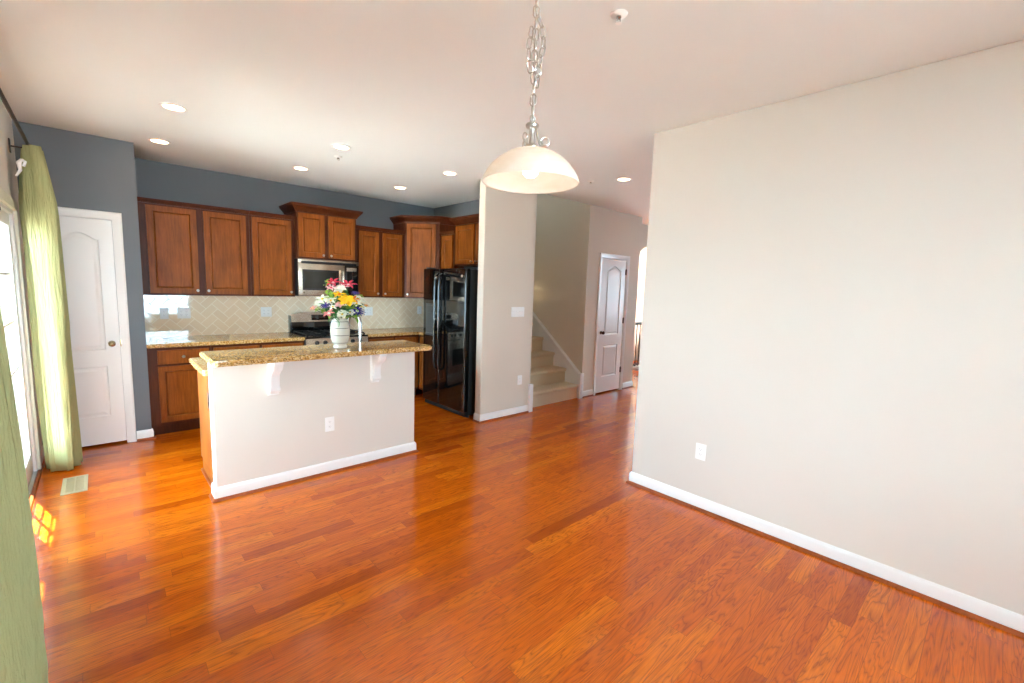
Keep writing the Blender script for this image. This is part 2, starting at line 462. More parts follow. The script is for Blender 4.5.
w = MB(); w.box(6.42, 9.5, 5.6, 5.7, 0, CE); w.box(9.4, 9.5, 4.52, 4.60, 0, CE); w.box(9.4, 9.5, 5.55, 5.6, 0, CE); w.box(9.4, 9.5, 4.60, 5.55, 0, .45); w.box(9.4, 9.5, 4.60, 5.55, 2.6, CE)
struct('wall_foyer', w, 'wall')
w = MB(); w.box(11.6, 11.7, YN, .2, 0, CE); w.box(11.6, 11.7, 1.8, 4.54, 0, CE); w.box(11.6, 11.7, .2, 1.8, 0, .7); w.box(11.6, 11.7, .2, 1.8, 2.2, CE)
struct('wall_front', w, 'wall')
struct('ground', MB().box(-14, -.62, -12, 14, -.35, -.2).box(-14, 14, -14, -2.5, -.35, -.2).box(-14, 14, 6.7, 14, -.35, -.2), 'ground')

# baseboards with stained shoe molding
BB = [(0, .018), (.013, .018), (.013, .074), (.009, .088), (.004, .096), (0, .096)]
SH = [(0, 0), (.030, 0), (.029, .006), (.024, .014), (.018, .019), (0, .021)]
def baseboard(name, path, side):
    b = struct(name, MB().sweep(path, BB, side), 'trim')
    obj('shoe_molding', MB().sweep(path, SH, side), 'shoe', b)
baseboard('baseboard_right', [(XR, YN), (XR, 1.91), (XR+.12, 1.91), (XR+.12, 1.5)], -1)
baseboard('baseboard_pantry', [(.19, YP), (.303, YP), (.303, YP+.03)], 1)
baseboard('baseboard_stub', [(3.165, 4.045), (3.165, 3.940), (3.93, 3.940)], 1)
baseboard('baseboard_stair', [(5.125, 4.02), (5.365, 4.02)], 1)
baseboard('baseboard_closet', [(6.14, 4.02), (6.42, 4.02), (6.42, 4.4)], 1)
baseboard('baseboard_left', [(XL, 5.41), (XL, 5.06)], -1)
baseboard('baseboard_near', [(XR, YN), (XL, YN), (XL, 2.15)], 1)
struct('trim_1', MB().box(3.93, 4.0, 3.915, 3.96, 0, .36, .004), 'trim')   # white end board at the foot of the stairs

# casings
def casing(name, x0, x1, y, zt, w=.062, t=.018):
    """door casing on a wall that faces -y, as three mitred boards"""
    p = [(0, 0), (t*.55, 0), (t, w*.12), (t*.9, w*.45), (t*.62, w*.8), (t*.35, w), (0, w)]
    b = MB(); tt = bmesh.new(); rings = []
    for (px, pz, dx, dz) in ((x0, 0, -1, 0), (x0, zt, -1, 1), (x1, zt, 1, 1), (x1, 0, 1, 0)):
        rings.append([tt.verts.new((px+dx*(w-q), y-o, pz+dz*(w-q))) for o, q in p])
    for a, b2 in zip(rings, rings[1:]):
        for i in range(len(p)): tt.faces.new([a[i], a[(i+1) % len(p)], b2[(i+1) % len(p)], b2[i]])
    bmesh.ops.recalc_face_normals(tt, faces=tt.faces[:])
    b.add(tt); return b

def arch_outline(x0, x1, z0, z1, rise, n=14):
    """panel outline with a raised eyebrow top (shoulders then arch)"""
    pts = [(x0, z0), (x1, z0)]
    if rise <= 0: return pts + [(x1, z1), (x0, z1)]
    w = x1-x0; pts.append((x1, z1-rise))
    for i in range(n+1):
        f = i/n; x = x1-w*f
        g = abs(f-.5)*2
        h = (0.5+0.5*math.cos(PI*min(1, g/.88)))**.62
        pts.append((x, z1-rise+rise*h))
    pts.append((x0, z1-rise))
    out = []
    for p in pts:
        if not out or (abs(p[0]-out[-1][0])+abs(p[1]-out[-1][1])) > 1e-5: out.append(p)
    return out
def inset(poly, d):
    n = len(poly); out = []
    for i in range(n):
        a, b, c = Vector(poly[i-1]), Vector(poly[i]), Vector(poly[(i+1) % n])
        n1 = Vector((-(b-a).y, (b-a).x)).normalized(); n2 = Vector((-(c-b).y, (c-b).x)).normalized()
        m_ = (n1+n2); m_ = m_.normalized() if m_.length > 1e-6 else n1
        k = d/max(.35, m_.dot(n1)); out.append((b.x+m_.x*k, b.y+m_.y*k))
    return out
def panel_slab(x0, x1, z0, z1, panels, prof, y=0.0, thick=.035):
    """slab facing -y (front at y) whose panels are moulded in; prof = [(inset, depth)] and the last loop is filled"""
    mb = MB(); t = bmesh.new()
    R = [t.verts.new((px, y, pz)) for px, pz in ((x0, z0), (x1, z0), (x1, z1), (x0, z1))]
    Bk = [t.verts.new((v.co.x, y+thick, v.co.z)) for v in R]
    edges = [t.edges.new((R[i], R[(i+1) % 4])) for i in range(4)]
    for pn in panels:
        L0 = [t.verts.new((px, y, pz)) for px, pz in pn]
        edges += [t.edges.new((L0[i], L0[(i+1) % len(L0)])) for i in range(len(L0))]
        prev = L0
        for ins, dep in prof:
            q = [t.verts.new((px, y+dep, pz)) for px, pz in inset(pn, ins)]
            for i in range(len(q)):
                j = (i+1) % len(q); t.faces.new([prev[i], prev[j], q[j], q[i]])
            prev = q
        t.faces.new(prev)
    bmesh.ops.triangle_fill(t, use_beauty=True, use_dissolve=False, edges=edges)
    for i in range(4):
        j = (i+1) % 4; t.faces.new([R[j], R[i], Bk[i], Bk[j]])
    t.faces.new(Bk[::-1])
    bmesh.ops.recalc_face_normals(t, faces=t.faces[:])
    mb.add(t); return mb

DOOR_PROF = [(.006, .007), (.014, .009), (.022, .008), (.040, .001), (.044, .001)]
def passage_door(name, x0, x1, ywall, panels, knob_x, hinges_x, knob_mat, z1=2.04):
    root = struct(name, casing('c', x0-.006, x1+.006, ywall, z1+.006), 'trim')
    root.data.name = name
    obj('jamb', MB().box(x0-.006, x0, ywall-.002, ywall+.1, 0, z1).box(x1, x1+.006, ywall-.002, ywall+.1, 0, z1).box(x0-.006, x1+.006, ywall-.002, ywall+.1, z1, z1+.006), 'trim', root)
    obj('door_panel', panel_slab(x0+.003, x1-.003, .022, z1-.004, panels, DOOR_PROF, ywall+.004), 'trim', root, smooth=False)
    rot = Matrix.Rotation(PI/2, 4, 'X')
    obj('door_knob', MB().lathe([(0, 0), (.026, 0), (.026, .004), (.012, .008), (.010, .022), (.020, .030), (.026, .042), (.024, .054), (.014, .062), (0, .063)], (knob_x, ywall+.004, .94), 24, rot), knob_mat, root)
    for hz in (.33, 1.11, 1.86) if hinges_x is not None else ():
        obj('hinge', MB().tube([(hinges_x, ywall-.004, hz-.045), (hinges_x, ywall-.004, hz+.045)], .008, 10).box(hinges_x-.014, hinges_x+.014, ywall-.003, ywall+.002, hz-.04, hz+.04), 'bronze', root)
    return root
passage_door('door_1', -.34, .12, YP, [arch_outline(-.235, .022, .885, 1.915, .055), arch_outline(-.235, .022, .275, .735, 0)], .062, None, 'brass')
obj('strike_latch', MB().box(.117, .127, YP-.006, YP+.004, .91, .97, .001), 'brass', bpy.data.objects['door_1'])
passage_door('door_2', 5.44, 6.065, 4.02, [arch_outline(5.575, 5.945, .905, 1.935, .06), arch_outline(5.575, 5.945, .26, .745, 0)], 5.505, 6.062, 'bronze')

# ------------------------------------------------------------------ sliding glass door in the left wall
d3 = MB()
# casing around the opening, on the room side
for (a, b, e, f) in ((DY0-.07, DY0, 0, DZ+.07), (DY1, DY1+.07, 0, DZ+.07), (DY0, DY1, DZ, DZ+.07)):
    d3.box(XL, XL+.018, a, b, e, f, .005)
d3 = struct('door_3', d3, 'cream')
fr = MB(); fr.box(XL-.13, XL-.004, DY0, DY0+.03, 0, DZ, .003); fr.box(XL-.13, XL-.004, DY1-.03, DY1, 0, DZ, .003); fr.box(XL-.13, XL-.004, DY0, DY1, DZ-.03, DZ, .003)
obj('door_frame', fr, 'trim', d3)
thr = MB(); thr.box(XL-.14, XL+.0, DY0, DY1, 0, .018, .004)
for k in (.03, .065, .10): thr.box(XL-.13+k, XL-.122+k, DY0, DY1, .018, .034, .002)
obj('threshold_track', thr, 'nickel', d3)
obj('threshold_nosing', MB().box(XL, XL+.022, DY0, DY1+.05, 0, .018, .006), 'shoe', d3)
def sash(name, y0, y1, x0, x1, cols, rows):
    b = MB(); st = .085
    b.box(x0, x1, y0, y0+st, .03, DZ-.03, .006); b.box(x0, x1, y1-st, y1, .03, DZ-.03, .006)
    b.box(x0, x1, y0+st, y1-st, .03, .03+.15, .006); b.box(x0, x1, y0+st, y1-st, DZ-.12, DZ-.03, .006)
    s = obj(name, b, 'trim', d3)
    xm = (x0+x1)/2
    obj('pane', MB().box(xm-.004, xm+.004, y0+st, y1-st, .18, DZ-.12), 'glass', s)
    mu = MB()
    for i in range(1, cols): yy = y0+st+(y1-y0-2*st)*i/cols; mu.box(xm-.0055, xm+.0055, yy-.009, yy+.009, .18, DZ-.12)
    for i in range(1, rows): zz = .18+(DZ-.30)*i/rows; mu.box(xm-.0055, xm+.0055, y0+st, y1-st, zz-.009, zz+.009)
    obj('muntin', mu, 'trim', s); return s
ym = (DY0+DY1)/2
sash('fixed_sash', DY0+.03, ym+.04, XL-.115, XL-.075, 3, 5)
s2 = sash('sliding_sash', ym-.04, DY1-.03, XL-.060, XL-.020, 3, 5)
obj('door_pull', MB().box(XL-.02, XL-.012, ym-.02, ym+.02, .9, 1.12, .003).tube([(XL-.012, ym, .93), (XL+.02, ym, .95), (XL+.02, ym, 1.07), (XL-.012, ym, 1.09)], .007), 'trim', s2)
obj('head_latch', MB().box(XL-.018, XL-.006, 4.30, 4.42, DZ-.055, DZ-.035, .002).box(XL-.016, XL-.004, 4.34, 4.37, DZ-.068, DZ-.05, .002), 'iron', s2)

def window(name, axis, a0, a1, z0, z1, wall0, wall1, cols, rows, sillside):
    """window filling an opening; axis 'x' spans x in a wall of constant y; axis 'y' the other way"""
    def bx(mb, p0, p1, q0, q1, e, f, bev=0):
        if axis == 'x': mb.box(p0, p1, q0, q1, e, f, bev)
        else: mb.box(q0, q1, p0, p1, e, f, bev)
    m0 = (wall0+wall1)/2; f = MB()
    bx(f, a0, a0+.05, m0-.03, m0+.03, z0, z1); bx(f, a1-.05, a1, m0-.03, m0+.03, z0, z1); bx(f, a0+.05, a1-.05, m0-.03, m0+.03, z0, z0+.05); bx(f, a0+.05, a1-.05, m0-.03, m0+.03, z1-.05, z1)
    root = struct(name, f, 'trim')
    p = MB(); bx(p, a0+.05, a1-.05, m0-.003, m0+.003, z0+.05, z1-.05); obj('pane', p, 'glass', root)
    q = MB()
    for i in range(1, cols): c_ = a0+(a1-a0)*i/cols; bx(q, c_-.012, c_+.012, m0-.012, m0+.012, z0+.05, z1-.05)
    for i in range(1, rows): c_ = z0+(z1-z0)*i/rows; bx(q, a0+.05, a1-.05, m0-.012, m0+.012, c_-.012, c_+.012)
    obj('muntin', q, 'trim', root)
    s_ = MB(); e0, e1 = (wall0, wall1+.03) if sillside > 0 else (wall0-.03, wall1)
    bx(s_, a0-.06, a1+.06, e1-.045 if sillside > 0 else e0, e1 if sillside > 0 else e0+.045, z0-.03, z0, .004); obj('window_sill', s_, 'trim', root)
window('window_1', 'x', WX0, WX1, WZ0, WZ1, YN-.1, YN, 3, 2, 1)
window('added_window_5', 'y', HY0, HY1, HZ0, HZ1, XL-.14, XL, 1, 2, 1)
window('added_window_2', 'y', 4.60, 5.55, .45, 2.6, 9.4, 9.5, 2, 4, -1)  # unseen side window, added to light the foyer's white wall
window('added_window_3', 'y', .2, 1.8, .7, 2.2, 11.6, 11.7, 2, 2, -1)  # unseen front room window, put in to give the hall daylight
window('added_window_4', 'x', 4.2, 4.8, 3.5, 4.2, 6.6, 6.7, 2, 2, -1)  # made-up window high out of view, lightens the stairwell walls
def portal(loc, direction, sx, sy):
    l = bpy.data.lights.new('daylight_portal', 'AREA'); l.shape = 'RECTANGLE'; l.size = sx; l.size_y = sy
    l.cycles.is_portal = True
    o = bpy.data.objects.new('daylight_portal', l); COL.objects.link(o); o.location = loc
    o.rotation_euler = Vector(direction).to_track_quat('-Z', 'Z').to_euler(); return o
portal((XL-.16, ym, DZ/2), (1, 0, 0), DY1-DY0, DZ)
portal(((WX0+WX1)/2, YN-.12, (WZ0+WZ1)/2), (0, 1, 0), WX1-WX0, WZ1-WZ0)
portal((XL-.16, (HY0+HY1)/2, (HZ0+HZ1)/2), (1, 0, 0), HY1-HY0, HZ1-HZ0)
portal((9.53, 5.075, 1.52), (-1, 0, 0), .95, 2.15)
portal((4.5, 6.72, 3.85), (0, -1, 0), .6, .7)
portal((11.72, 1.0, 1.45), (-1, 0, 0), 1.6, 1.5)

# ------------------------------------------------------------------ curtains and rod
ROD = thing('curtain_rod', 'long dark bronze curtain rod high on the wall above the sliding glass door', 'curtain rod', (-.33, 5.04, 2.5))
b = MB(); b.tube([(-.33, 1.1, 2.5), (-.33, 5.10, 2.5)], .011, 14)
obj('rod', b, 'bronze', ROD, world=True)
rx = Matrix.Rotation(-PI/2, 4, 'X')
obj('finial', MB().lathe([(.011, 0), (.02, .004), (.02, .012), (.012, .018), (.026, .032), (.03, .046), (.024, .06), (.008, .068), (0, .07)], (-.33, 5.10, 2.5), 18, rx), 'bronze', ROD, world=True)
for y in (1.25, 5.08):
    k = MB(); k.box(XL, XL+.008, y-.02, y+.02, 2.43, 2.53, .002); k.tube([(XL+.004, y, 2.48), (-.36, y, 2.478), (-.33, y, 2.484)], .006, 8); k.tube([(-.33, y-.006, 2.5), (-.33, y+.006, 2.5)], .016, 14)
    obj('bracket', k, 'bronze', ROD, world=True)
def curtain(name, label, y0, y1, pleats, amp, flare, seed, top=2.515):
    rnd = random.Random(seed); n = pleats*16; rows = 26
    ph = [rnd.uniform(-.5, .5) for _ in range(pleats+2)]
    t = bmesh.new(); grid = []
    for r in range(rows+1):
        f = r/rows; z = top-(top-.012)*f; line = []
        for i in range(n+1):
            u = i/n
            a = 2*PI*u*pleats + ph[int(u*pleats)]*.25*math.sin(PI*((u*pleats) % 1)) + .35*f*math.sin(3*u+seed)
            spread = (1+flare*f*(1+.12*math.sin(5*f+seed)))
            yc = (y0+y1)/2
            y = yc+(y1-y0)/2*(2*u-1)*spread + .012*math.sin(a*2)*f
            A = amp*(.55+.45*min(1, f*6))*(1+.28*math.sin(u*9+seed+2*f))
            x = (-.345 if name == 'near' else -.31) + A*math.sin(a) + .012*f*math.sin(4*f+u*6) + (.065*f if name == 'near' else .035*f)
            line.append(t.verts.new((x, y, z)))
        grid.append(line)
    for a, b2 in zip(grid, grid[1:]):
        for i in range(n): t.faces.new([a[i], a[i+1], b2[i+1], b2[i]])
    root = thing('curtain', label, 'curtain', (-.33, (y0+y1)/2, 0.0))
    o = obj('curtain_panel', MB().add(t), 'curtain', root, world=True)
    md = o.modifiers.new('cloth', 'SOLIDIFY'); md.thickness = .004
    # stitched hem band
    hem = MB(); prev = None; tt = bmesh.new()
    me = o.data; off = Vector((0, 0, 0))
    return root, o
far, far_o = curtain('far', 'sage green curtain bunched beside the white pantry door', 4.85, 5.14, 4, .085, .10, 2, 2.468)
near, near_o = curtain('near', 'sage green curtain cut off by the edge of the picture, near end of the rod', 1.35, 2.44, 9, .042, .11, 5)
obj('tie_ribbon', MB().tube([(-.352, 4.80, 2.345), (-.366, 4.785, 2.32), (-.362, 4.79, 2.27), (-.385, 4.79, 2.225)], [.010, .014, .010, .006], 8).tube([(-.352, 4.80, 2.345), (-.335, 4.80, 2.335), (-.345, 4.80, 2.30)], .009, 8), 'ribbon', far, 'small white ribbon', world=True)

# ------------------------------------------------------------------ kitchen cabinets
def cab_door(x0, x1, z0, z1, rail=.052):
    pn = [(x0+rail, z0+rail), (x1-rail, z0+rail), (x1-rail, z1-rail), (x0+rail, z1-rail)]
    return panel_slab(x0, x1, z0, z1, [pn], [(.002, .003), (.006, .013), (.010, .016), (.014, .012), (.018, .010), (.022, .010)], -.02, .0195)
def knob_mb(x, z):
    return MB().lathe([(0, 0), (.007, 0), (.006, .010), (.012, .016), (.0145, .022), (.012, .028), (0, .031)], (x, -.02, z), 16, Matrix.Rotation(PI/2, 4, 'X'))
CROWN_S = [(0, 0), (.012, 0), (.014, .012), (.026, .024), (.030, .034), (.030, .044), (0, .044)]
CROWN_L = [(0, -.012), (.010, -.012), (.012, .004), (.022, .014), (.050, .048), (.060, .054), (.060, .068), (.066, .072), (.066, .082), (0, .082)]
def cabinet(label, loc, rotz, W, D, z0, z1, doors, drawers=(), crown=None, ends=(False, False), toe=0.0, group=None, name='wall_cabinet', crown_drop=0.0):
    """front faces -y in its own frame; doors (x0,x1,z0,z1,knobx,knobz); drawers (x0,x1,z0,z1,[knob x])"""
    root = thing(name, label, 'cabinet', loc, rotz, group)
    b = MB()
    if toe: b.box(0, W, .0, D, z0+toe, z1, .001, 1); b.box(.0, W, .07, D, z0, z0+toe)
    else: b.box(0, W, 0, D, z0, z1, .001, 1)
    obj('cabinet_body', b, 'wood_dark', root)
    for (x0, x1, a, e, kx, kz) in doors:
        d = obj('cabinet_door', cab_door(x0, x1, a, e), 'wood', root, smooth=False)
        if kx is not None: obj('knob', knob_mb(kx, kz), 'nickel', d)
    for (x0, x1, a, e, ks) in drawers:
        d = obj('drawer_front', panel_slab(x0, x1, a, e, [[(x0+.010, a+.010), (x1-.010, a+.010), (x1-.010, e-.010), (x0+.010, e-.010)]], [(.004, -.003), (.006, -.003)], -.016, .0155), 'wood', root, smooth=False)
        for kx in ks: obj('knob', knob_mb(kx, (a+e)/2), 'nickel', d)
    if crown:
        p = [(0, 0), (W, 0)]
        if ends[0]: p = [(0, D)] + p
        if ends[1]: p = p + [(W, D)]
        obj('crown_molding', MB().sweep(p, [(o, z1-crown_drop+h) for o, h in crown], 1), 'wood_dark', root)
    return root
GW = 'wall cabinets on the kitchen back wall'
UF = YK-.33
cabinet('two-door cherry wall cabinet above the backsplash, next to the slate blue pantry wall', (.304, UF, 0), 0, .966, .328, 1.372, 2.29,
        [(.073, .481, 1.392, 2.25, .463, 1.425), (.541, .931, 1.392, 2.25, .559, 1.425)], crown=CROWN_S, crown_drop=.022, group=GW)
cabinet('single-door cherry wall cabinet directly left of the microwave', (1.272, UF, 0), 0, .463, .328, 1.372, 2.29,
        [(.022, .430, 1.392, 2.25, .412, 1.425)], crown=CROWN_S, crown_drop=.022, group=GW)
cabinet('short two-door cherry cabinet with tall crown directly above the microwave', (1.737, YK-.42, 0), 0, .72, .418, 1.83, 2.385,
        [(.018, .318, 1.848, 2.352, .296, 1.875), (.366, .692, 1.848, 2.352, .388, 1.875)], crown=CROWN_L, crown_drop=.012, ends=(True, True), group=GW)
cabinet('two-door cherry wall cabinet between the microwave and the corner cabinet', (2.477, UF, 0), 0, .716, .328, 1.372, 2.275,
        [(.044, .322, 1.392, 2.235, .302, 1.425), (.384, .667, 1.392, 2.235, .406, 1.425)], crown=CROWN_S, crown_drop=.022, group=GW)
# diagonal corner cabinet: origin at the left end of its angled front
CXa, CYa, CXb, CYb = 3.195, UF, 3.545, 5.415
ang = math.atan2(CYb-CYa, CXb-CXa); Wd = math.hypot(CXb-CXa, CYb-CYa)
root = thing('corner_cabinet', 'tall cherry cabinet set at an angle across the kitchen corner', 'cabinet', (CXa, CYa, 0), ang)
inv = Matrix.Rotation(-ang, 2)
loc2 = lambda x, y: tuple(inv @ Vector((x-CXa, y-CYa)))
poly = [loc2(*p) for p in ((CXa, CYa), (CXb, CYb), (3.878, CYb), (3.878, YK-.002), (CXa, YK-.002))]
obj('cabinet_body', MB().prism(poly, 'z', 1.372, 2.44), 'wood_dark', root, smooth=False)
d = obj('cabinet_door', cab_door(.035, Wd-.045, 1.392, 2.40), 'wood', root, smooth=False)
obj('knob', knob_mb(.055, 1.425), 'nickel', d)
obj('crown_molding', MB().sweep([loc2(*p) for p in ((CXa, YK-.01), (CXa, CYa), (CXb, CYb), (3.878, CYb))], [(o, 2.425+h) for o, h in CROWN_L], 1), 'wood_dark', root)
# right-hand run: fronts face -x
RX = 3.565
cabinet('narrow cherry wall cabinet between the corner cabinet and the refrigerator', (RX, 5.393, 0), -PI/2, .333, .328, 1.372, 2.275,
        [(.03, .29, 1.392, 2.235, .05, 1.425)], crown=CROWN_S, crown_drop=.022)
cabinet('short two-door cherry cabinet above the black refrigerator', (RX, 5.058, 0), -PI/2, .908, .328, 1.83, 2.385,
        [(.03, .425, 1.85, 2.345, .400, 1.880), (.475, .880, 1.85, 2.345, .500, 1.880)], crown=CROWN_L, crown_drop=.012, ends=(True, False))
# base cabinets
BF = YK-.625
GB = 'base cabinets on the kitchen back wall'
cabinet('cherry base cabinet with one drawer over one door, beside the pantry wall', (.305, BF, 0), 0, .513, .62, 0, .874,
        [(.075, .493, .135, .692, .468, .655)], [(.075, .493, .712, .848, [.278])], toe=.1, group=GB, name='base_cabinet')
cabinet('two-drawer cherry base cabinet behind the island, left of the range', (.820, BF, 0), 0, .915, .62, 0, .874,
        [(.02, .445, .135, .692, .42, .655), (.47, .895, .135, .692, .495, .655)], [(.02, .445, .712, .848, [.23]), (.47, .895, .712, .848, [.68])], toe=.1, group=GB, name='base_cabinet')
cabinet('cherry base cabinet directly right of the range', (2.500, BF, 0), 0, .755, .62, 0, .874,
        [(.02, .37, .135, .692, .345, .655), (.39, .735, .135, .692, .415, .655)], [(.02, .37, .712, .848, [.195]), (.39, .735, .712, .848, [.56])], toe=.1, group=GB, name='base_cabinet')
cabinet('cherry base cabinet end showing between the island and the black refrigerator', (3.265, BF-.01, 0), -PI/2, .372, .61, 0, .874,
        [(.025, .35, .135, .692, .32, .655)], [(.025, .35, .712, .848, [.19])], toe=.1, name='base_cabinet')
# counters
def slab_poly(poly, z0, z1): return MB().prism(poly, 'z', z0, z1, .007)
tag(obj('countertop', slab_poly([(.304, YK-.65), (1.735, YK-.65), (1.735, YK-.003), (.304, YK-.003)], .876, .914), 'granite'), 'gold granite countertop on the base cabinets left of the range', 'countertop')
tag(obj('countertop', slab_poly([(2.50, YK-.65), (3.24, YK-.65), (3.24, 5.075), (3.877, 5.075), (3.877, YK-.003), (2.50, YK-.003)], .876, .914), 'granite'), 'gold granite countertop turning the corner right of the range', 'countertop')
struct('wall_backsplash', MB().box(.303, 3.878, YK-.008, YK, .914, 1.372), 'tile')

# ------------------------------------------------------------------ range
R = thing('gas_range', 'stainless and black gas range under the microwave', 'range', (2.118, 5.41, 0))
X0, X1, F = 1.74, 2.496, 5.415
obj('range_body', MB().box(X0, X1, F+.02, YK-.01, .02, .885, .004), 'side_black', R, world=True)
obj('oven_door', MB().box(X0+.005, X1-.005, F-.012, F+.018, .25, .76, .006), 'steel', R, world=True)
obj('oven_window', MB().box(X0+.13, X1-.13, F-.015, F-.010, .36, .62, .002), 'dark_glass', R, world=True)
hb = MB(); hb.tube([(X0+.07, F-.05, .715), (X1-.07, F-.05, .715)], .011, 12)
for xx in (X0+.09, X1-.09): hb.tube([(xx, F-.05, .715), (xx, F-.01, .715)], .008, 8)
obj('oven_handle', hb, 'steel', R, world=True)
obj('bottom_drawer', MB().box(X0+.005, X1-.005, F-.010, F+.018, .06, .24, .006), 'steel', R, world=True)
obj('control_panel', MB().prism([(F-.02, .775), (F+.02, .765), (F+.03, .90), (F+.0, .895)], 'x', X0+.003, X1-.003, .003), 'steel', R, world=True)
for xx in (1.862, 1.957, 2.118, 2.29, 2.385):
    obj('burner_knob', MB().lathe([(0, 0), (.024, 0), (.024, .008), (.019, .012), (.017, .030), (0, .032)], (xx, F-.012, .842), 18, Matrix.Rotation(PI/2-.15, 4, 'X')), 'matte_black', R, world=True)
obj('cooktop', MB().box(X0, X1, F+.0, YK-.09, .885, .912, .006), 'gloss_black', R, world=True)
for gx in (X0+.03, X0+.40):
    g = MB(); w_ = .325; y0, y1 = F+.05, YK-.13
    for yy in (y0, (y0+y1)/2, y1): g.box(gx, gx+w_, yy-.006, yy+.006, .928, .942, .003)
    for xx in (gx, gx+w_/2, gx+w_): g.box(xx-.006, xx+.006, y0, y1, .928, .942, .003)
    for xx in (gx, gx+w_):
        for yy in (y0, y1): g.box(xx-.008, xx+.008, yy-.008, yy+.008, .910, .930)
    for yy in ((y0*3+y1)/4, (y0+3*y1)/4):
        for q in (-1, 1): g.box(gx+w_/2+q*.03-.005, gx+w_/2+q*.09+.005, yy-.005, yy+.005, .928, .944)
    obj('burner_grate', g, 'matte_black', R, world=True)
    for yy in ((y0*3+y1)/4, (y0+3*y1)/4):
        obj('burner_cap', MB().lathe([(0, .030), (.030, .028), (.036, .02), (.036, .010), (.05, .004), (.05, 0)], (gx+w_/2, yy, .910), 22), 'matte_black', R, world=True)
out = [(X0+.01, .905), (X1-.01, .905), (X1-.01, 1.10), (X1-.04, 1.145), (X1-.12, 1.165), (2.118, 1.175), (X0+.12, 1.165), (X0+.04, 1.145), (X0+.01, 1.10)]
bgd = obj('backguard', MB().prism(out, 'y', YK-.085, YK-.012, .006), 'steel', R, world=True)
for xx in (X0, X1-.014): obj('backguard_end', MB().box(xx, xx+.014, YK-.09, YK-.012, .905, 1.13, .004), 'gloss_black', R, world=True)
obj('lower_backguard', MB().box(X0+.014, X1-.014, YK-.094, YK-.084, .905, 1.045, .003), 'gloss_black', R, world=True)
obj('range_display', MB().box(2.0, 2.24, YK-.090, YK-.083, 1.065, 1.135, .002), 'gloss_black', R, world=True)

# ------------------------------------------------------------------ microwave
W_ = thing('microwave', 'stainless over-the-range microwave under the short crowned cabinet', 'microwave', (2.108, 5.64, 1.39))
MX0, MX1, MF, MZ0, MZ1 = 1.745, 2.480, 5.645, 1.385, 1.822
obj('microwave_body', MB().box(MX0, MX1, MF+.03, YK-.012, MZ0, MZ1, .004), 'side_black', W_, world=True)
obj('microwave_door', MB().box(MX0, 2.30, MF, MF+.03, MZ0+.004, 1.775, .006), 'steel', W_, world=True)
obj('vent_grille', MB().box(MX0+.035, MX1-.03, MF-.003, MF+.02, 1.768, 1.800, .003), 'matte_black', W_, world=True)
obj('top_trim', MB().box(MX0, MX1, MF+.002, MF+.03, 1.776, MZ1, .003), 'steel', W_, world=True)
obj('door_bezel', MB().box(MX0+.045, 2.225, MF-.004, MF+.004, 1.455, 1.700, .004), 'matte_black', W_, world=True)
obj('door_window', MB().box(MX0+.065, 2.19, MF-.006, MF+.002, 1.478, 1.678, .002), 'dark_glass', W_, world=True)
obj('microwave_handle', MB().tube([(2.268, MF, 1.44), (2.268, MF-.032, 1.46), (2.268, MF-.040, 1.57), (2.268, MF-.032, 1.69), (2.268, MF, 1.71)], .012, 12), 'steel', W_, world=True)
obj('keypad', MB().box(2.302, MX1-.012, MF-.001, MF+.03, MZ0+.004, 1.774, .003), 'gloss_black', W_, world=True)
obj('keypad_display', MB().box(2.322, 2.452, MF-.004, MF+.0, 1.700, 1.745, .001), 'steel', W_, world=True)
obj('round_badge', MB().lathe([(0, 0), (.011, 0), (.010, .003), (0, .004)], (MX0+.06, MF, 1.425), 18, Matrix.Rotation(PI/2, 4, 'X')), 'brass', W_, world=True)

# ------------------------------------------------------------------ refrigerator (front faces -x)
FR = thing('refrigerator', 'tall black side-by-side refrigerator standing beside the tan wall end', 'refrigerator', (3.3, 4.61, 0))
FX, FY0, FY1, FS = 3.085, 4.16, 5.065, 4.69
obj('refrigerator_body', MB().box(FX+.075, 3.86, FY0+.004, FY1-.004, .03, 1.755, .006), 'side_black', FR, world=True)
dd = obj('freezer_door', MB().box(FX, FX+.07, FS+.004, FY1, .075, 1.765, .016, 4), 'gloss_black', FR, world=True)
obj('ice_dispenser', MB().box(FX-.004, FX+.004, FS+.10, FY1-.07, .93, 1.33, .006).box(FX-.012, FX+.002, FS+.115, FY1-.085, 1.22, 1.31, .004).box(FX-.014, FX+.002, FS+.11, FY1-.08, .935, .96, .003), 'grey_plastic', dd, world=True)
rd = obj('refrigerator_door', MB().box(FX, FX+.07, FY0, FS-.004, .075, 1.765, .016, 4), 'gloss_black', FR, world=True)
obj('round_badge', MB().lathe([(0, 0), (.018, 0), (.016, .004), (0, .005)], (FX, 4.235, 1.675), 20, Matrix.Rotation(-PI/2, 4, 'Y')), 'nickel', rd, world=True)
for d_o, yy, q in ((dd, FS+.045, 1), (rd, FS-.045, -1)):
    obj('door_handle', MB().tube([(FX+.002, yy, .52), (FX-.035, yy, .54), (FX-.044, yy, .60), (FX-.046, yy, 1.0), (FX-.046, yy, 1.35), (FX-.044, yy, 1.62), (FX-.035, yy, 1.68), (FX+.002, yy, 1.70)], .013, 14), 'gloss_black', d_o, world=True)
obj('kick_grille', MB().box(FX+.03, FX+.075, FY0+.01, FY1-.01, .02, .072, .003), 'matte_black', FR, world=True)
for yy in (FY0+.05, FY1-.05):
    obj('hinge_cap', MB().box(FX+.03, FX+.13, yy-.035, yy+.035, 1.755, 1.785, .006), 'side_black', FR, world=True)
    obj('foot', MB().lathe([(0, 0), (.022, 0), (.022, .012), (.012, .016), (.012, .034), (0, .034)], (FX+.10, yy, 0), 14), 'side_black', FR, world=True)

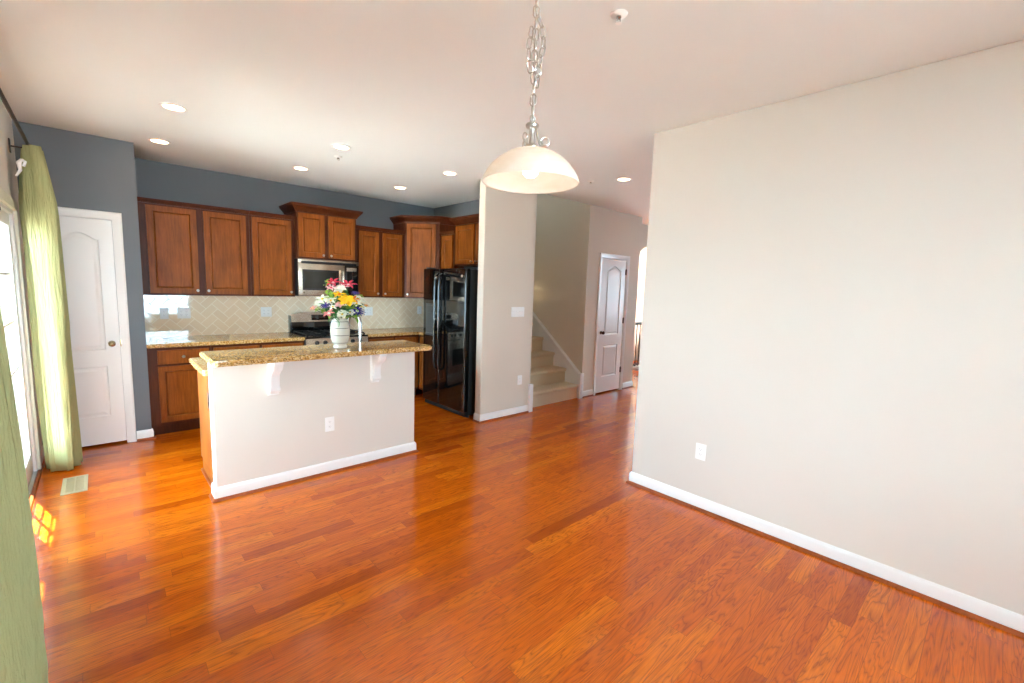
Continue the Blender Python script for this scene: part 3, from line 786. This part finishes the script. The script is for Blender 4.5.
# ------------------------------------------------------------------ island
IX0, IX1, IY0, IY1 = .532, 2.107, 3.595, 3.71
struct('wall_island', MB().box(IX0, IX1, IY0, IY1, 0, .984, .012, 3), 'wall')
baseboard('baseboard_island', [(IX0, IY1), (IX0, IY0), (IX1, IY0), (IX1, IY1)], 1)
tag(obj('bar_countertop', MB().prism([(.530, 3.372), (2.135, 3.372), (2.165, 3.402), (2.165, 3.915), (.512, 3.915), (.512, 3.392)], 'z', .985, 1.024, .009), 'granite'), 'gold granite raised bar top on the island half wall', 'countertop')
# cabinet block behind the half wall; fronts face the back wall (+y)
isl = cabinet('cherry island base cabinet with finished end panel behind the half wall', (IX1, 4.335, 0), PI, IX1-.562, 4.335-IY1-.002, 0, .874,
        [(.025+.38*i, .375+.38*i, .135, .692, .35+.38*i, .655) for i in range(4)], [(.025+.38*i, .375+.38*i, .712, .848, [.2+.38*i]) for i in range(4)], toe=.1, name='base_cabinet')
obj('end_panel', MB().box(IX1-.562, IX1-.562+.012, .0, .55, .1, .874, .002).box(IX1-.562, IX1-.562+.012, .07, .55, 0.0, .1), 'wood', isl)
obj('shoe_molding', MB().box(IX1-.562+.012, IX1-.562+.028, .07, .61, 0, .02, .005), 'shoe', isl)
def rounded(x0, x1, y0, y1, r, n=6):
    pts = []
    for cx, cy, a in ((x1-r, y0+r, -90), (x1-r, y1-r, 0), (x0+r, y1-r, 90), (x0+r, y0+r, 180)):
        for i in range(n+1):
            t = math.radians(a+90*i/n); pts.append((cx+r*math.cos(t), cy+r*math.sin(t)))
    return pts
tag(obj('countertop', MB().prism(rounded(.500, 2.13, 3.713, 4.375, .03), 'z', .876, .914, .006), 'granite'), 'lower gold granite worktop tucked behind the raised bar top', 'countertop')
def corbel(x, label):
    root = thing('corbel', label, 'corbel', (x, IY0, .985), 0, 'white corbels under the bar top')
    prof = [(0, 0), (-.175, 0), (-.175, -.024), (-.162, -.032), (-.156, -.046), (-.138, -.072), (-.100, -.092), (-.070, -.114), (-.058, -.150), (-.056, -.200),
            (-.050, -.236), (-.036, -.254), (-.022, -.258), (-.010, -.252), (0, -.24)]
    obj('bracket_body', MB().prism([(y-.001, z-.0008) for y, z in prof], 'x', -.032, .032, .005), 'trim', root)
    obj('back_plate', MB().box(-.040, .040, -.012, -.0005, -.275, -.001, .005), 'trim', root)
    obj('scroll', MB().tube([(-.036, -.034, -.228), (.036, -.034, -.228)], .022, 18), 'trim', root)
    return root
corbel(.915, 'white scroll corbel under the bar top, the one farther from the flower vase')
corbel(1.712, 'white scroll corbel under the bar top, below and beside the flower vase')

# faucet behind the bar
FA = thing('faucet', 'slim chrome gooseneck faucet rising behind the bar beside the vase', 'faucet', (1.768, 4.0, .914))
obj('faucet_base', MB().lathe([(0, 0), (.028, 0), (.028, .010), (.020, .018), (.018, .05), (.0, .05)], (0, 0, 0), 22), 'chrome', FA)
pts = [(0, 0, .04), (0, 0, .22)] + [(-.02*(1-math.cos(t)), .085*(1-math.cos(t)), .27+.085*math.sin(t)) for t in [PI*i/10 for i in range(11)]] + [(-.04, .17, .21)]
obj('faucet_spout', MB().tube(pts, .014, 14), 'chrome', FA)
obj('lever', MB().tube([(.016, 0, .035), (.05, 0, .05), (.085, -.01, .085)], .006, 10), 'chrome', FA)

# ------------------------------------------------------------------ outlets and switches
def plate(label, loc, rotz, kind='outlet', gangs=1, mat='plastic', size=None):
    """faces -y in its own frame, loc is the plate's middle on the wall"""
    name = 'wall_outlet' if kind == 'outlet' else 'light_switch'
    root = thing(name, label, 'outlet' if kind == 'outlet' else 'switch', loc, rotz)
    w = .074+.046*(gangs-1); h = .118
    obj('cover_plate', MB().box(-w/2, w/2, -.006, -.0005, -h/2, h/2, .004), mat, root)
    for g in range(gangs):
        cx = (g-(gangs-1)/2)*.046
        if kind == 'outlet':
            for s_ in (-1, 1):
                o = obj('receptacle', MB().prism([(cx+.0165*math.cos(2*PI*i/20)*(1 if abs(math.sin(2*PI*i/20)) < .8 else .95), s_*.0195+.0145*math.sin(2*PI*i/20)) for i in range(20)], 'y', -.008, -.005), mat, root)
                obj('slot', MB().box(cx-.0075, cx-.0050, -.0086, -.0078, s_*.0195-.002, s_*.0195+.007).box(cx+.0050, cx+.0075, -.0086, -.0078, s_*.0195-.001, s_*.0195+.006).box(cx-.002, cx+.002, -.0086, -.0078, s_*.0195-.009, s_*.0195-.005), 'slot', o)
        else:
            obj('toggle', MB().box(cx-.008, cx+.008, -.0075, -.005, -.018, .018, .001).box(cx-.0045, cx+.0045, -.017, -.006, -.002, .011, .002), mat, root)
    return root
plate('white outlet on the island half wall, below the bar top', (1.325, IY0, .410), 0)
plate('white outlet low on the long blank beige wall', (XR, 1.36, .428), -PI/2)
plate('white outlet low on the tan wall end beside the stairs', (3.77, 3.935, .435), 0)
plate('white wide switch plate on the tan wall end', (3.70, 3.935, 1.275), 0, 'switch', 4)
plate('white double outlet plate on the backsplash, under the two-door cabinet near the pantry', (.677, YK-.008, 1.168), 0, 'outlet', 2)
plate('white outlet nearest the pantry wall on the shiny backsplash', (.504, YK-.008, 1.166), 0)
plate('white double outlet plate on the backsplash left of the range', (1.495, YK-.008, 1.172), 0, 'outlet', 2)
plate('white double outlet plate on the backsplash just right of the flowers', (2.808, YK-.008, 1.166), 0, 'outlet', 2)
plate('white outlet on the backsplash beside the refrigerator', (3.628, YK-.008, 1.176), 0)
M['brown_plastic'] = plain('brown_plastic', (58, 40, 34), .35)
plate('dark brown outlet on the island end panel below the lower worktop', (.550, 3.84, .665), -PI/2, mat='brown_plastic')

# ------------------------------------------------------------------ vase and flowers
VX, VY, VZ = 1.43, 3.62, 1.0245
V = thing('vase', 'white barrel-shaped ceramic vase with grey bands on the granite bar', 'vase', (VX, VY, VZ))
prof = [(0, .002), (.058, .002), (.062, .006), (.062, .022), (.056, .030), (.060, .038), (.074, .052), (.082, .08), (.087, .115), (.088, .14), (.086, .17), (.080, .20), (.072, .222),
        (.064, .234), (.062, .248), (.066, .256), (.062, .260), (.056, .254), (.056, .235), (.064, .215), (.07, .18), (.07, .10), (.05, .05), (0, .045)]
prof = [(r*.86, z) for r, z in prof]
obj('vase_body', MB().lathe(prof, seg=48), 'ceramic', V)
def vr(z):
    for (r0, z0), (r1, z1) in zip(prof[3:14], prof[4:15]):
        if z0 <= z <= z1: return r0+(r1-r0)*(z-z0)/(z1-z0)
    return .07
for z in (.046, .108, .166, .218):
    r0 = vr(z); obj('glaze_band', MB().tube([(r0*math.cos(2*PI*i/40), r0*math.sin(2*PI*i/40), z) for i in range(40)], .0026, 8, closed=True), 'band', V)

def flower_parts(root, R_, mat, center_mat, kind, head, base):
    """head: Vector of the bloom in root space; base: where the stem leaves the vase mouth"""
    mid = (head+base)/2 + Vector((head.x-base.x, head.y-base.y, 0))*-.12
    obj('stem', MB().tube([base, mid, head-(head-base).normalized()*R_*.1], .0028, 6), 'stem', root)
    ax = (head-Vector((0, 0, -.12))).normalized(); ax = (ax+Vector((-.45, -.75, .15))*.75).normalized()
    q = ax.to_track_quat('Z', 'Y').to_matrix().to_4x4()
    t = bmesh.new()
    layers = {'lily': [(6, 1.0, .55, .30), (5, .75, .9, .28)], 'daisy': [(13, 1.0, .22, .17), (11, .8, .4, .17)], 'rose': [(6, .95, .5, .55), (6, .75, .85, .5), (5, .5, 1.15, .5)], 'spray': [(5, 1.0, .35, .42), (5, .65, .7, .4)]}[kind]
    for (n, ln, lift, wd) in layers:
        for i in range(n):
            a = 2*PI*i/n + ln*3.1; L = R_*ln; Wd_ = R_*wd
            u = Vector((math.cos(a), math.sin(a), 0)); v = Vector((-math.sin(a), math.cos(a), 0)); rows = []
            for k, (f, wf) in enumerate(((0.05, .25), (.3, .75), (.6, 1.0), (.85, .7), (1.0, .12))):
                hgt = L*(lift*f - .55*lift*f*f + (.10*math.sin(f*PI)))
                c_ = u*(L*f*math.cos(lift*.5)) + Vector((0, 0, hgt))
                rows.append([t.verts.new(c_+v*(Wd_*wf*e)+Vector((0, 0, abs(e)*Wd_*.35))) for e in (-.5, 0, .5)])
            for r0, r1 in zip(rows, rows[1:]):
                for e in range(2): t.faces.new([r0[e], r0[e+1], r1[e+1], r1[e]])
    obj('petals', MB().add(t, Matrix.Translation(head) @ q), mat, root)
    obj('flower_center', MB().ball(tuple(head+ax*R_*.12), R_*.2, 2), center_mat, root)
def flower(label, px, R_, mat, kind='rose', center='f_yellow', group=None):
    x, y, z = px; x = VX+(x-VX)*.93; z = z-.018; R_ *= 1.32
    root = thing('flower', label, 'flower', (VX, VY, VZ), 0, group)
    flower_parts(root, R_, mat, center, kind, Vector((x-VX, y-VY, z-VZ)), Vector(((x-VX)*.12, (y-VY)*.12, .21)))
    return root
FL = [
 ('crimson flower at the top left of the bouquet', (1.368, 3.60, 1.560), .050, 'f_red', 'lily', 'f_pink'),
 ('crimson flower at the top right of the bouquet', (1.498, 3.60, 1.545), .056, 'f_red', 'lily', 'f_pink'),
 ('pale pink flower just below the top left crimson one', (1.342, 3.575, 1.522), .036, 'f_pink', 'lily', 'f_red'),
 ('pale pink flower tucked between the two crimson ones', (1.452, 3.59, 1.530), .034, 'f_pink', 'lily', 'f_white'),
 ('cream white flower below the crimson ones, top middle', (1.404, 3.555, 1.510), .044, 'f_white', 'rose', 'f_white'),
 ('yellow flower left of the largest yellow bloom', (1.388, 3.53, 1.472), .044, 'f_yellow', 'lily', 'f_orange'),
 ('largest yellow bloom in the middle of the bouquet', (1.440, 3.50, 1.418), .058, 'f_yellow', 'rose', 'f_yellow'),
 ('orange flower right of the largest yellow bloom', (1.512, 3.54, 1.430), .044, 'f_orange', 'lily', 'f_red'),
 ('white flower at the far left side, level with the yellow ones', (1.278, 3.60, 1.434), .042, 'f_white', 'spray', 'f_yellow'),
 ('white flower between the left side one and the yellow bloom', (1.330, 3.56, 1.425), .038, 'f_white', 'spray', 'f_yellow'),
 ('small white flower low on the left above the peach pink one', (1.338, 3.54, 1.378), .032, 'f_white', 'spray', 'f_yellow'),
 ('white flower just above the deep blue one', (1.552, 3.56, 1.400), .038, 'f_white', 'spray', 'f_yellow'),
 ('white flower at the upper right side of the bouquet', (1.606, 3.62, 1.420), .038, 'f_white', 'spray', 'f_yellow'),
 ('white flower at the lowest right side, over the faucet', (1.626, 3.62, 1.372), .034, 'f_white', 'spray', 'f_yellow'),
 ('deep blue flower at the right of the bouquet', (1.542, 3.53, 1.340), .052, 'f_blue', 'daisy', 'f_white'),
 ('small purple flower at the left edge of the bouquet', (1.288, 3.57, 1.388), .034, 'f_purple', 'daisy', 'f_blue'),
 ('small purple flower high on the right under the crimson one', (1.560, 3.60, 1.486), .030, 'f_purple', 'daisy', 'f_blue'),
 ('peach pink flower at the lower left of the bouquet', (1.308, 3.55, 1.326), .040, 'f_peach', 'lily', 'f_white'),
 ('cream flower low in the middle above the vase mouth', (1.408, 3.52, 1.316), .044, 'f_white', 'rose', 'f_yellow'),
 ('white flower behind the small purple one at the left edge', (1.262, 3.62, 1.400), .038, 'f_white', 'rose', 'f_white'),
 ('white flower between the orange and the upper right white flower', (1.570, 3.58, 1.440), .036, 'f_white', 'rose', 'f_yellow'),
 ('cream flower right of the low middle one, by the deep blue flower', (1.470, 3.51, 1.330), .034, 'f_white', 'rose', 'f_yellow'),
 ('pale pink flower in the middle left under the yellow flowers', (1.384, 3.52, 1.392), .032, 'f_pink', 'rose', 'f_white'),
 ('tiny peach bud sticking out at the far left of the bouquet', (1.198, 3.60, 1.366), .020, 'f_peach', 'spray', 'f_yellow'),
 ('tiny orange bud sticking out at the far right of the bouquet', (1.668, 3.62, 1.384), .018, 'f_orange', 'spray', 'f_yellow'),
]
for a in FL: flower(*a)
def sprig(label, tip, n, size, mat, droop=0.0, group='leafy sprigs in the bouquet'):
    root = thing('leaf_sprig', label, 'leaf sprig', (VX, VY, VZ), 0, group)
    T_ = Vector((tip[0]-VX, tip[1]-VY, tip[2]-VZ)); B_ = Vector((T_.x*.1, T_.y*.1, .2))
    mid = B_*.45+T_*.55 + Vector((0, 0, .04))
    path = [B_, B_*.7+mid*.3, mid, mid*.5+T_*.5, T_]
    obj('stem', MB().tube(path, .0025, 6), 'stem', root)
    t = bmesh.new(); rnd = random.Random(hash(label) % 1000 if False else int(abs(tip[0])*1000+abs(tip[2])*777))
    for i in range(n):
        f = .35+.65*i/(n-1); k = min(3, int(f*4)); p = path[k].lerp(path[k+1], f*4-k)
        d = Vector((rnd.uniform(-1, 1), rnd.uniform(-1, .3), rnd.uniform(-.5, .8))).normalized()
        s_ = d.cross(Vector((.3, .2, 1))).normalized(); nn = d.cross(s_); L = size*rnd.uniform(.7, 1.1); rows = []
        for g, wf in ((0, .08), (.25, .7), (.55, 1), (.8, .65), (1, .04)):
            c_ = p+d*(L*g)-nn*(L*.18*math.sin(g*PI))
            rows.append([t.verts.new(c_+s_*(L*.27*wf*e)+nn*(-abs(e)*L*.06)) for e in (-1, 0, 1)])
        for r0, r1 in zip(rows, rows[1:]):
            for e in range(2): t.faces.new([r0[e], r0[e+1], r1[e+1], r1[e]])
    obj('leaves', MB().add(t), mat, root); return root
for lab, tip, n, s_, mt in [
 ('lime green leaf sprig hanging at the lower right of the vase mouth', (1.535, 3.53, 1.282), 12, .062, 'leaf_lime'),
 ('dark green leaf sprig at the lower left of the vase mouth', (1.352, 3.53, 1.286), 12, .058, 'leaf'),
 ('green leaf sprig low in the middle of the bouquet', (1.44, 3.51, 1.33), 12, .055, 'leaf'),
 ('lime green leaf sprig beside the deep blue flower', (1.49, 3.51, 1.368), 10, .055, 'leaf_lime'),
 ('lime green leaf sprig at the upper left of the bouquet', (1.315, 3.57, 1.478), 10, .055, 'leaf_lime'),
 ('lime green leaf sprig sticking out at the far left', (1.225, 3.60, 1.358), 9, .045, 'leaf_lime'),
 ('dark green leaf sprig behind the yellow flowers', (1.46, 3.60, 1.47), 12, .055, 'leaf'),
 ('green leaf sprig at the upper right of the bouquet', (1.60, 3.62, 1.455), 9, .05, 'leaf_lime'),
 ('dark green leaf sprig in the left middle of the bouquet', (1.36, 3.55, 1.37), 12, .055, 'leaf'),
 ('dark green leaf sprig filling the back of the bouquet', (1.44, 3.68, 1.44), 12, .06, 'leaf'),
 ('green leaf sprig between the crimson and yellow flowers', (1.43, 3.56, 1.50), 10, .05, 'leaf'),
 ('dark green leaf sprig under the right white flowers', (1.58, 3.58, 1.37), 12, .05, 'leaf'),
 ('green leaf sprig under the left white flowers', (1.30, 3.58, 1.37), 12, .05, 'leaf'),
 ('thin green sprig with pointed tip at the top left', (1.30, 3.60, 1.575), 6, .04, 'leaf_lime')]: sprig(lab, (VX+(tip[0]-VX)*.95, tip[1], tip[2]-.015), n+6, s_*1.15, mt)

# ------------------------------------------------------------------ pendant lamp
PX, PY, PZ = 1.247, 1.28, 1.953     # middle of the shade's rim
PL = thing('pendant_lamp', 'hanging pendant lamp with frosted glass bowl and silver chain', 'pendant lamp', (PX, PY, PZ))
bowl = [(.186, 0), (.187, .004), (.182, .018), (.170, .040), (.152, .064), (.128, .086), (.097, .106), (.062, .120), (.028, .127)]
inn = [(r-.005, z-.004) for r, z in bowl[::-1]][:-2] + [(.180, .002)]
obj('glass_shade', MB().lathe([(r, z) for r, z in bowl] + inn + [bowl[0]], seg=64), 'shade', PL)
bulb_p = [(0, .022), (.016, .024), (.027, .034), (.031, .048), (.028, .062), (.018, .078), (.014, .092), (0, .092)]
obj('bulb', MB().lathe(bulb_p, seg=24), 'bulb', PL)
obj('lamp_socket', MB().lathe([(0, .088), (.018, .088), (.018, .122), (.024, .127), (.026, .134), (.020, .140), (.012, .146), (.010, .19), (.012, .20), (.024, .206), (.026, .214), (.022, .220), (.008, .226), (0, .226)], seg=24), 'nickel', PL)
for a in (-.74, 1.354, 3.449):
    u = Vector((math.cos(a), math.sin(a), 0)); pts = []
    for i in range(10): f = i/9; pts.append(u*(.016+.004*f+.012*f*f)+Vector((0, 0, .21-.068*f)))
    for i in range(1, 20):
        t = -PI/2+2*PI*1.12*i/19; r = .018*(1-.30*i/19)
        pts.append(u*(.050+r*math.cos(t))+Vector((0, 0, .156+r*math.sin(t))))
    obj('scroll_arm', MB().tube(pts, .0034, 8), 'nickel', PL)
def link(c, axis_up, roll, L=.030, W__=.011, r=.0026):
    up = Vector(axis_up).normalized(); side = up.orthogonal().normalized(); side.rotate(Matrix.Rotation(roll, 3, up)); pts = []
    for i in range(20):
        t = 2*PI*i/20; s_ = math.sin(t); pts.append(Vector(c)+side*(W__*math.cos(t))+up*((L-W__)*(1 if s_ > 0 else -1)*(1 if abs(s_) > .01 else 0)*.55 + W__*s_))
    return MB().tube(pts, r, 7, closed=True)
TOP = CE-PZ
obj('hanging_loop', MB().tube([(.013*math.cos(2*PI*i/18), 0, .236+.013*math.sin(2*PI*i/18)) for i in range(18)], .003, 8, closed=True), 'nickel', PL)
z = .266; k = 0
while z < TOP-.05:
    obj('chain_link', link((0, 0, z), (.05*math.sin(k), .05*math.cos(2*k), 1), (k % 2)*PI/2+.3), 'nickel', PL); z += .0385; k += 1
# slack chain looped back down beside the main strand
slack = [Vector((.006+.020*math.sin(PI*f)+.010*math.sin(7*f), -.012*math.sin(PI*f)-.004, .60-.245*f)) for f in [i/7 for i in range(8)]]
slack2 = [Vector((-.010-.014*math.sin(PI*f), .008, .56-.16*f)) for f in [i/4 for i in range(5)]]
for pl in (slack, slack2):
    for i in range(len(pl)-1):
        obj('chain_link', link((pl[i]+pl[i+1])/2, pl[i+1]-pl[i], i*PI/2+.6), 'nickel', PL); 
obj('lamp_cord', MB().tube([(.004*math.sin(i*1.3), .004*math.cos(i*1.3), .22+(TOP-.26)*i/24) for i in range(25)], .002, 6), 'nickel', PL)
obj('ceiling_canopy', MB().lathe([(0, TOP-.001), (.062, TOP-.001), (.064, TOP-.008), (.050, TOP-.022), (.018, TOP-.032), (.008, TOP-.04), (0, TOP-.04)], seg=32), 'nickel', PL)

# ------------------------------------------------------------------ recessed lights and sprinklers
def downlight(label, x, y, group='recessed ceiling lights'):
    root = thing('recessed_light', label, 'recessed light', (x, y, CE), 0, group)
    obj('trim_ring', MB().lathe([(.062, -.0005), (.084, -.0005), (.086, -.004), (.080, -.007), (.066, -.008), (.062, -.004), (.062, -.0005)], seg=36), 'plastic', root)
    obj('lamp_lens', MB().lathe([(0, -.0045), (.05, -.0045), (.063, -.003)], seg=36), 'lamp', root)
    return root
for lab, x, y in [('recessed ceiling light nearest the window wall and the camera', .459, 4.08), ('recessed ceiling light just in front of the pantry wall corner', .467, 5.165),
                  ('recessed ceiling light above the two-door cabinets, middle of the row by the back wall', 1.643, 5.155), ('recessed ceiling light beside a small sprinkler head over the island', 1.644, 4.08),
                  ('recessed ceiling light in front of the tall corner cabinet', 2.803, 5.16), ('recessed ceiling light in front of the refrigerator, nearest the tan wall end', 2.807, 4.10),
                  ('lone recessed ceiling light in the hall before the closet door', 4.167, 2.86)]: downlight(lab, x, y)
def sprinkler(label, x, y):
    root = thing('sprinkler_head', label, 'sprinkler', (x, y, CE), 0)
    obj('escutcheon', MB().lathe([(.012, -.012), (.026, -.010), (.036, -.004), (.037, -.0005), (.012, -.0005)], seg=26), 'plastic', root)
    obj('sprinkler_body', MB().lathe([(0, -.001), (.010, -.001), (.010, -.016), (.006, -.02), (0, -.02)], seg=14).tube([(-.010, 0, -.014), (-.011, 0, -.026), (0, 0, -.036)], .0022, 6).tube([(.010, 0, -.014), (.011, 0, -.026), (0, 0, -.036)], .0022, 6), 'chrome', root)
    obj('deflector', MB().lathe([(0, -.036), (.013, -.037), (.013, -.039), (0, -.039)], seg=14), 'plastic', root)
sprinkler('white sprinkler head on the ceiling above the long beige wall, closest to the pendant chain', 1.72, 1.255)
sprinkler('small sprinkler head on the kitchen ceiling next to a recessed light', 1.745, 4.41)
sprinkler('faint sprinkler head on the hall ceiling, right of the pendant bowl', 4.016, 3.18)

# ------------------------------------------------------------------ floor vent
FV = thing('floor_vent', 'beige metal floor vent near the green curtain and the sliding door', 'vent', (-.21, 4.51, 0))
b = MB(); x0, x1, y0, y1 = -.07, .07, -.178, .178
b.box(x0, x1, y0, y0+.028, 0.0005, .006, .002); b.box(x0, x1, y1-.028, y1, 0.0005, .006, .002); b.box(x0, x0+.022, y0+.028, y1-.028, 0.0005, .006, .002); b.box(x1-.022, x1, y0+.028, y1-.028, 0.0005, .006, .002)
obj('vent_frame', b, 'vent', FV)
obj('vent_backing', MB().box(x0+.02, x1-.02, y0+.026, y1-.026, .0005, .0015), 'vent_dark', FV)
b = MB()
for i in range(15): yy = y0+.04+.0195*i; b.box(x0+.022, x1-.022, yy-.005, yy+.005, .0015, .005, .001)
b.box(-.004, .004, y0+.028, y1-.028, .0015, .0055)
obj('louver', b, 'vent', FV)

# ------------------------------------------------------------------ stairs
ST = thing('staircase', 'tan carpeted staircase with white skirt board beside the closet', 'staircase', (4.5, 4.05, 0))
RISE, RUN, SX0, SX1 = .205, .242, 3.985, 5.045
for i in range(9):
    y0 = 4.05+RUN*i; zt = RISE*(i+1); zb = max(0.0, RISE*i-.02)
    pr = [(y0, zb), (y0, zt-.055), (y0-.018, zt-.040), (y0-.026, zt-.022), (y0-.022, zt-.006), (y0-.008, zt), (y0+RUN+.02, zt), (y0+RUN+.02, zb)]
    obj('step', MB().prism(pr, 'x', SX0, SX1, .004), 'carpet', ST, world=True)
sl = RISE/RUN
sk = [(4.045, 0), (4.045, .30)] + [(4.045+.02, .355), (4.05+1.55, .355+1.55*sl-.0), (4.05+1.55, .7)]
obj('skirt_board', MB().prism([(4.045, 0.0), (4.045, .352), (4.05, .36), (4.05+2.1, .36+2.1*.82), (4.05+2.1, 1.3)], 'x', SX1+.002, 5.099, .003), 'trim', ST, world=True)
obj('skirt_cap', MB().prism([(4.04, .345), (4.04, .368), (4.05+2.1, .375+2.1*.82), (4.05+2.1, .35+2.1*.82)], 'x', SX1-.012, 5.099, .004), 'trim', ST, world=True)
obj('skirt_end_board', MB().box(SX1-.005, 5.12, 4.0, 4.045, 0, .365, .004), 'trim', ST, world=True)
obj('handrail', MB().tube([(4.03, 4.75, 1.02), (4.03, 5.0, 1.22), (4.03, 6.0, 2.05)], .024, 12).tube([(3.971, 4.95, 1.14), (4.03, 4.95, 1.16)], .008, 8).tube([(3.971, 5.9, 1.94), (4.03, 5.9, 1.96)], .008, 8), 'bronze', ST, 'dark handrail', world=True)

# ------------------------------------------------------------------ foyer railing
RL = thing('stair_railing', 'black iron railing in the bright foyer beyond the closet door', 'railing', (8.0, 4.95, 0))
obj('bottom_curb', MB().box(7.0, 9.3, 4.90, 5.0, 0, .06, .006), 'trim', RL, world=True)
obj('handrail', MB().box(7.0, 9.3, 4.915, 4.985, .905, .965, .014), 'iron', RL, world=True)
obj('bottom_rail', MB().box(7.0, 9.3, 4.93, 4.97, .085, .115, .004), 'iron', RL, world=True)
for i in range(20):
    xx = 7.06+.115*i; obj('baluster', MB().box(xx-.009, xx+.009, 4.941, 4.959, .06, .92, .002), 'iron', RL, world=True)
obj('newel', MB().box(6.955, 7.03, 4.91, 4.99, 0, 1.0, .006).box(6.945, 7.04, 4.90, 5.0, 1.0, 1.03, .006), 'iron', RL, world=True)
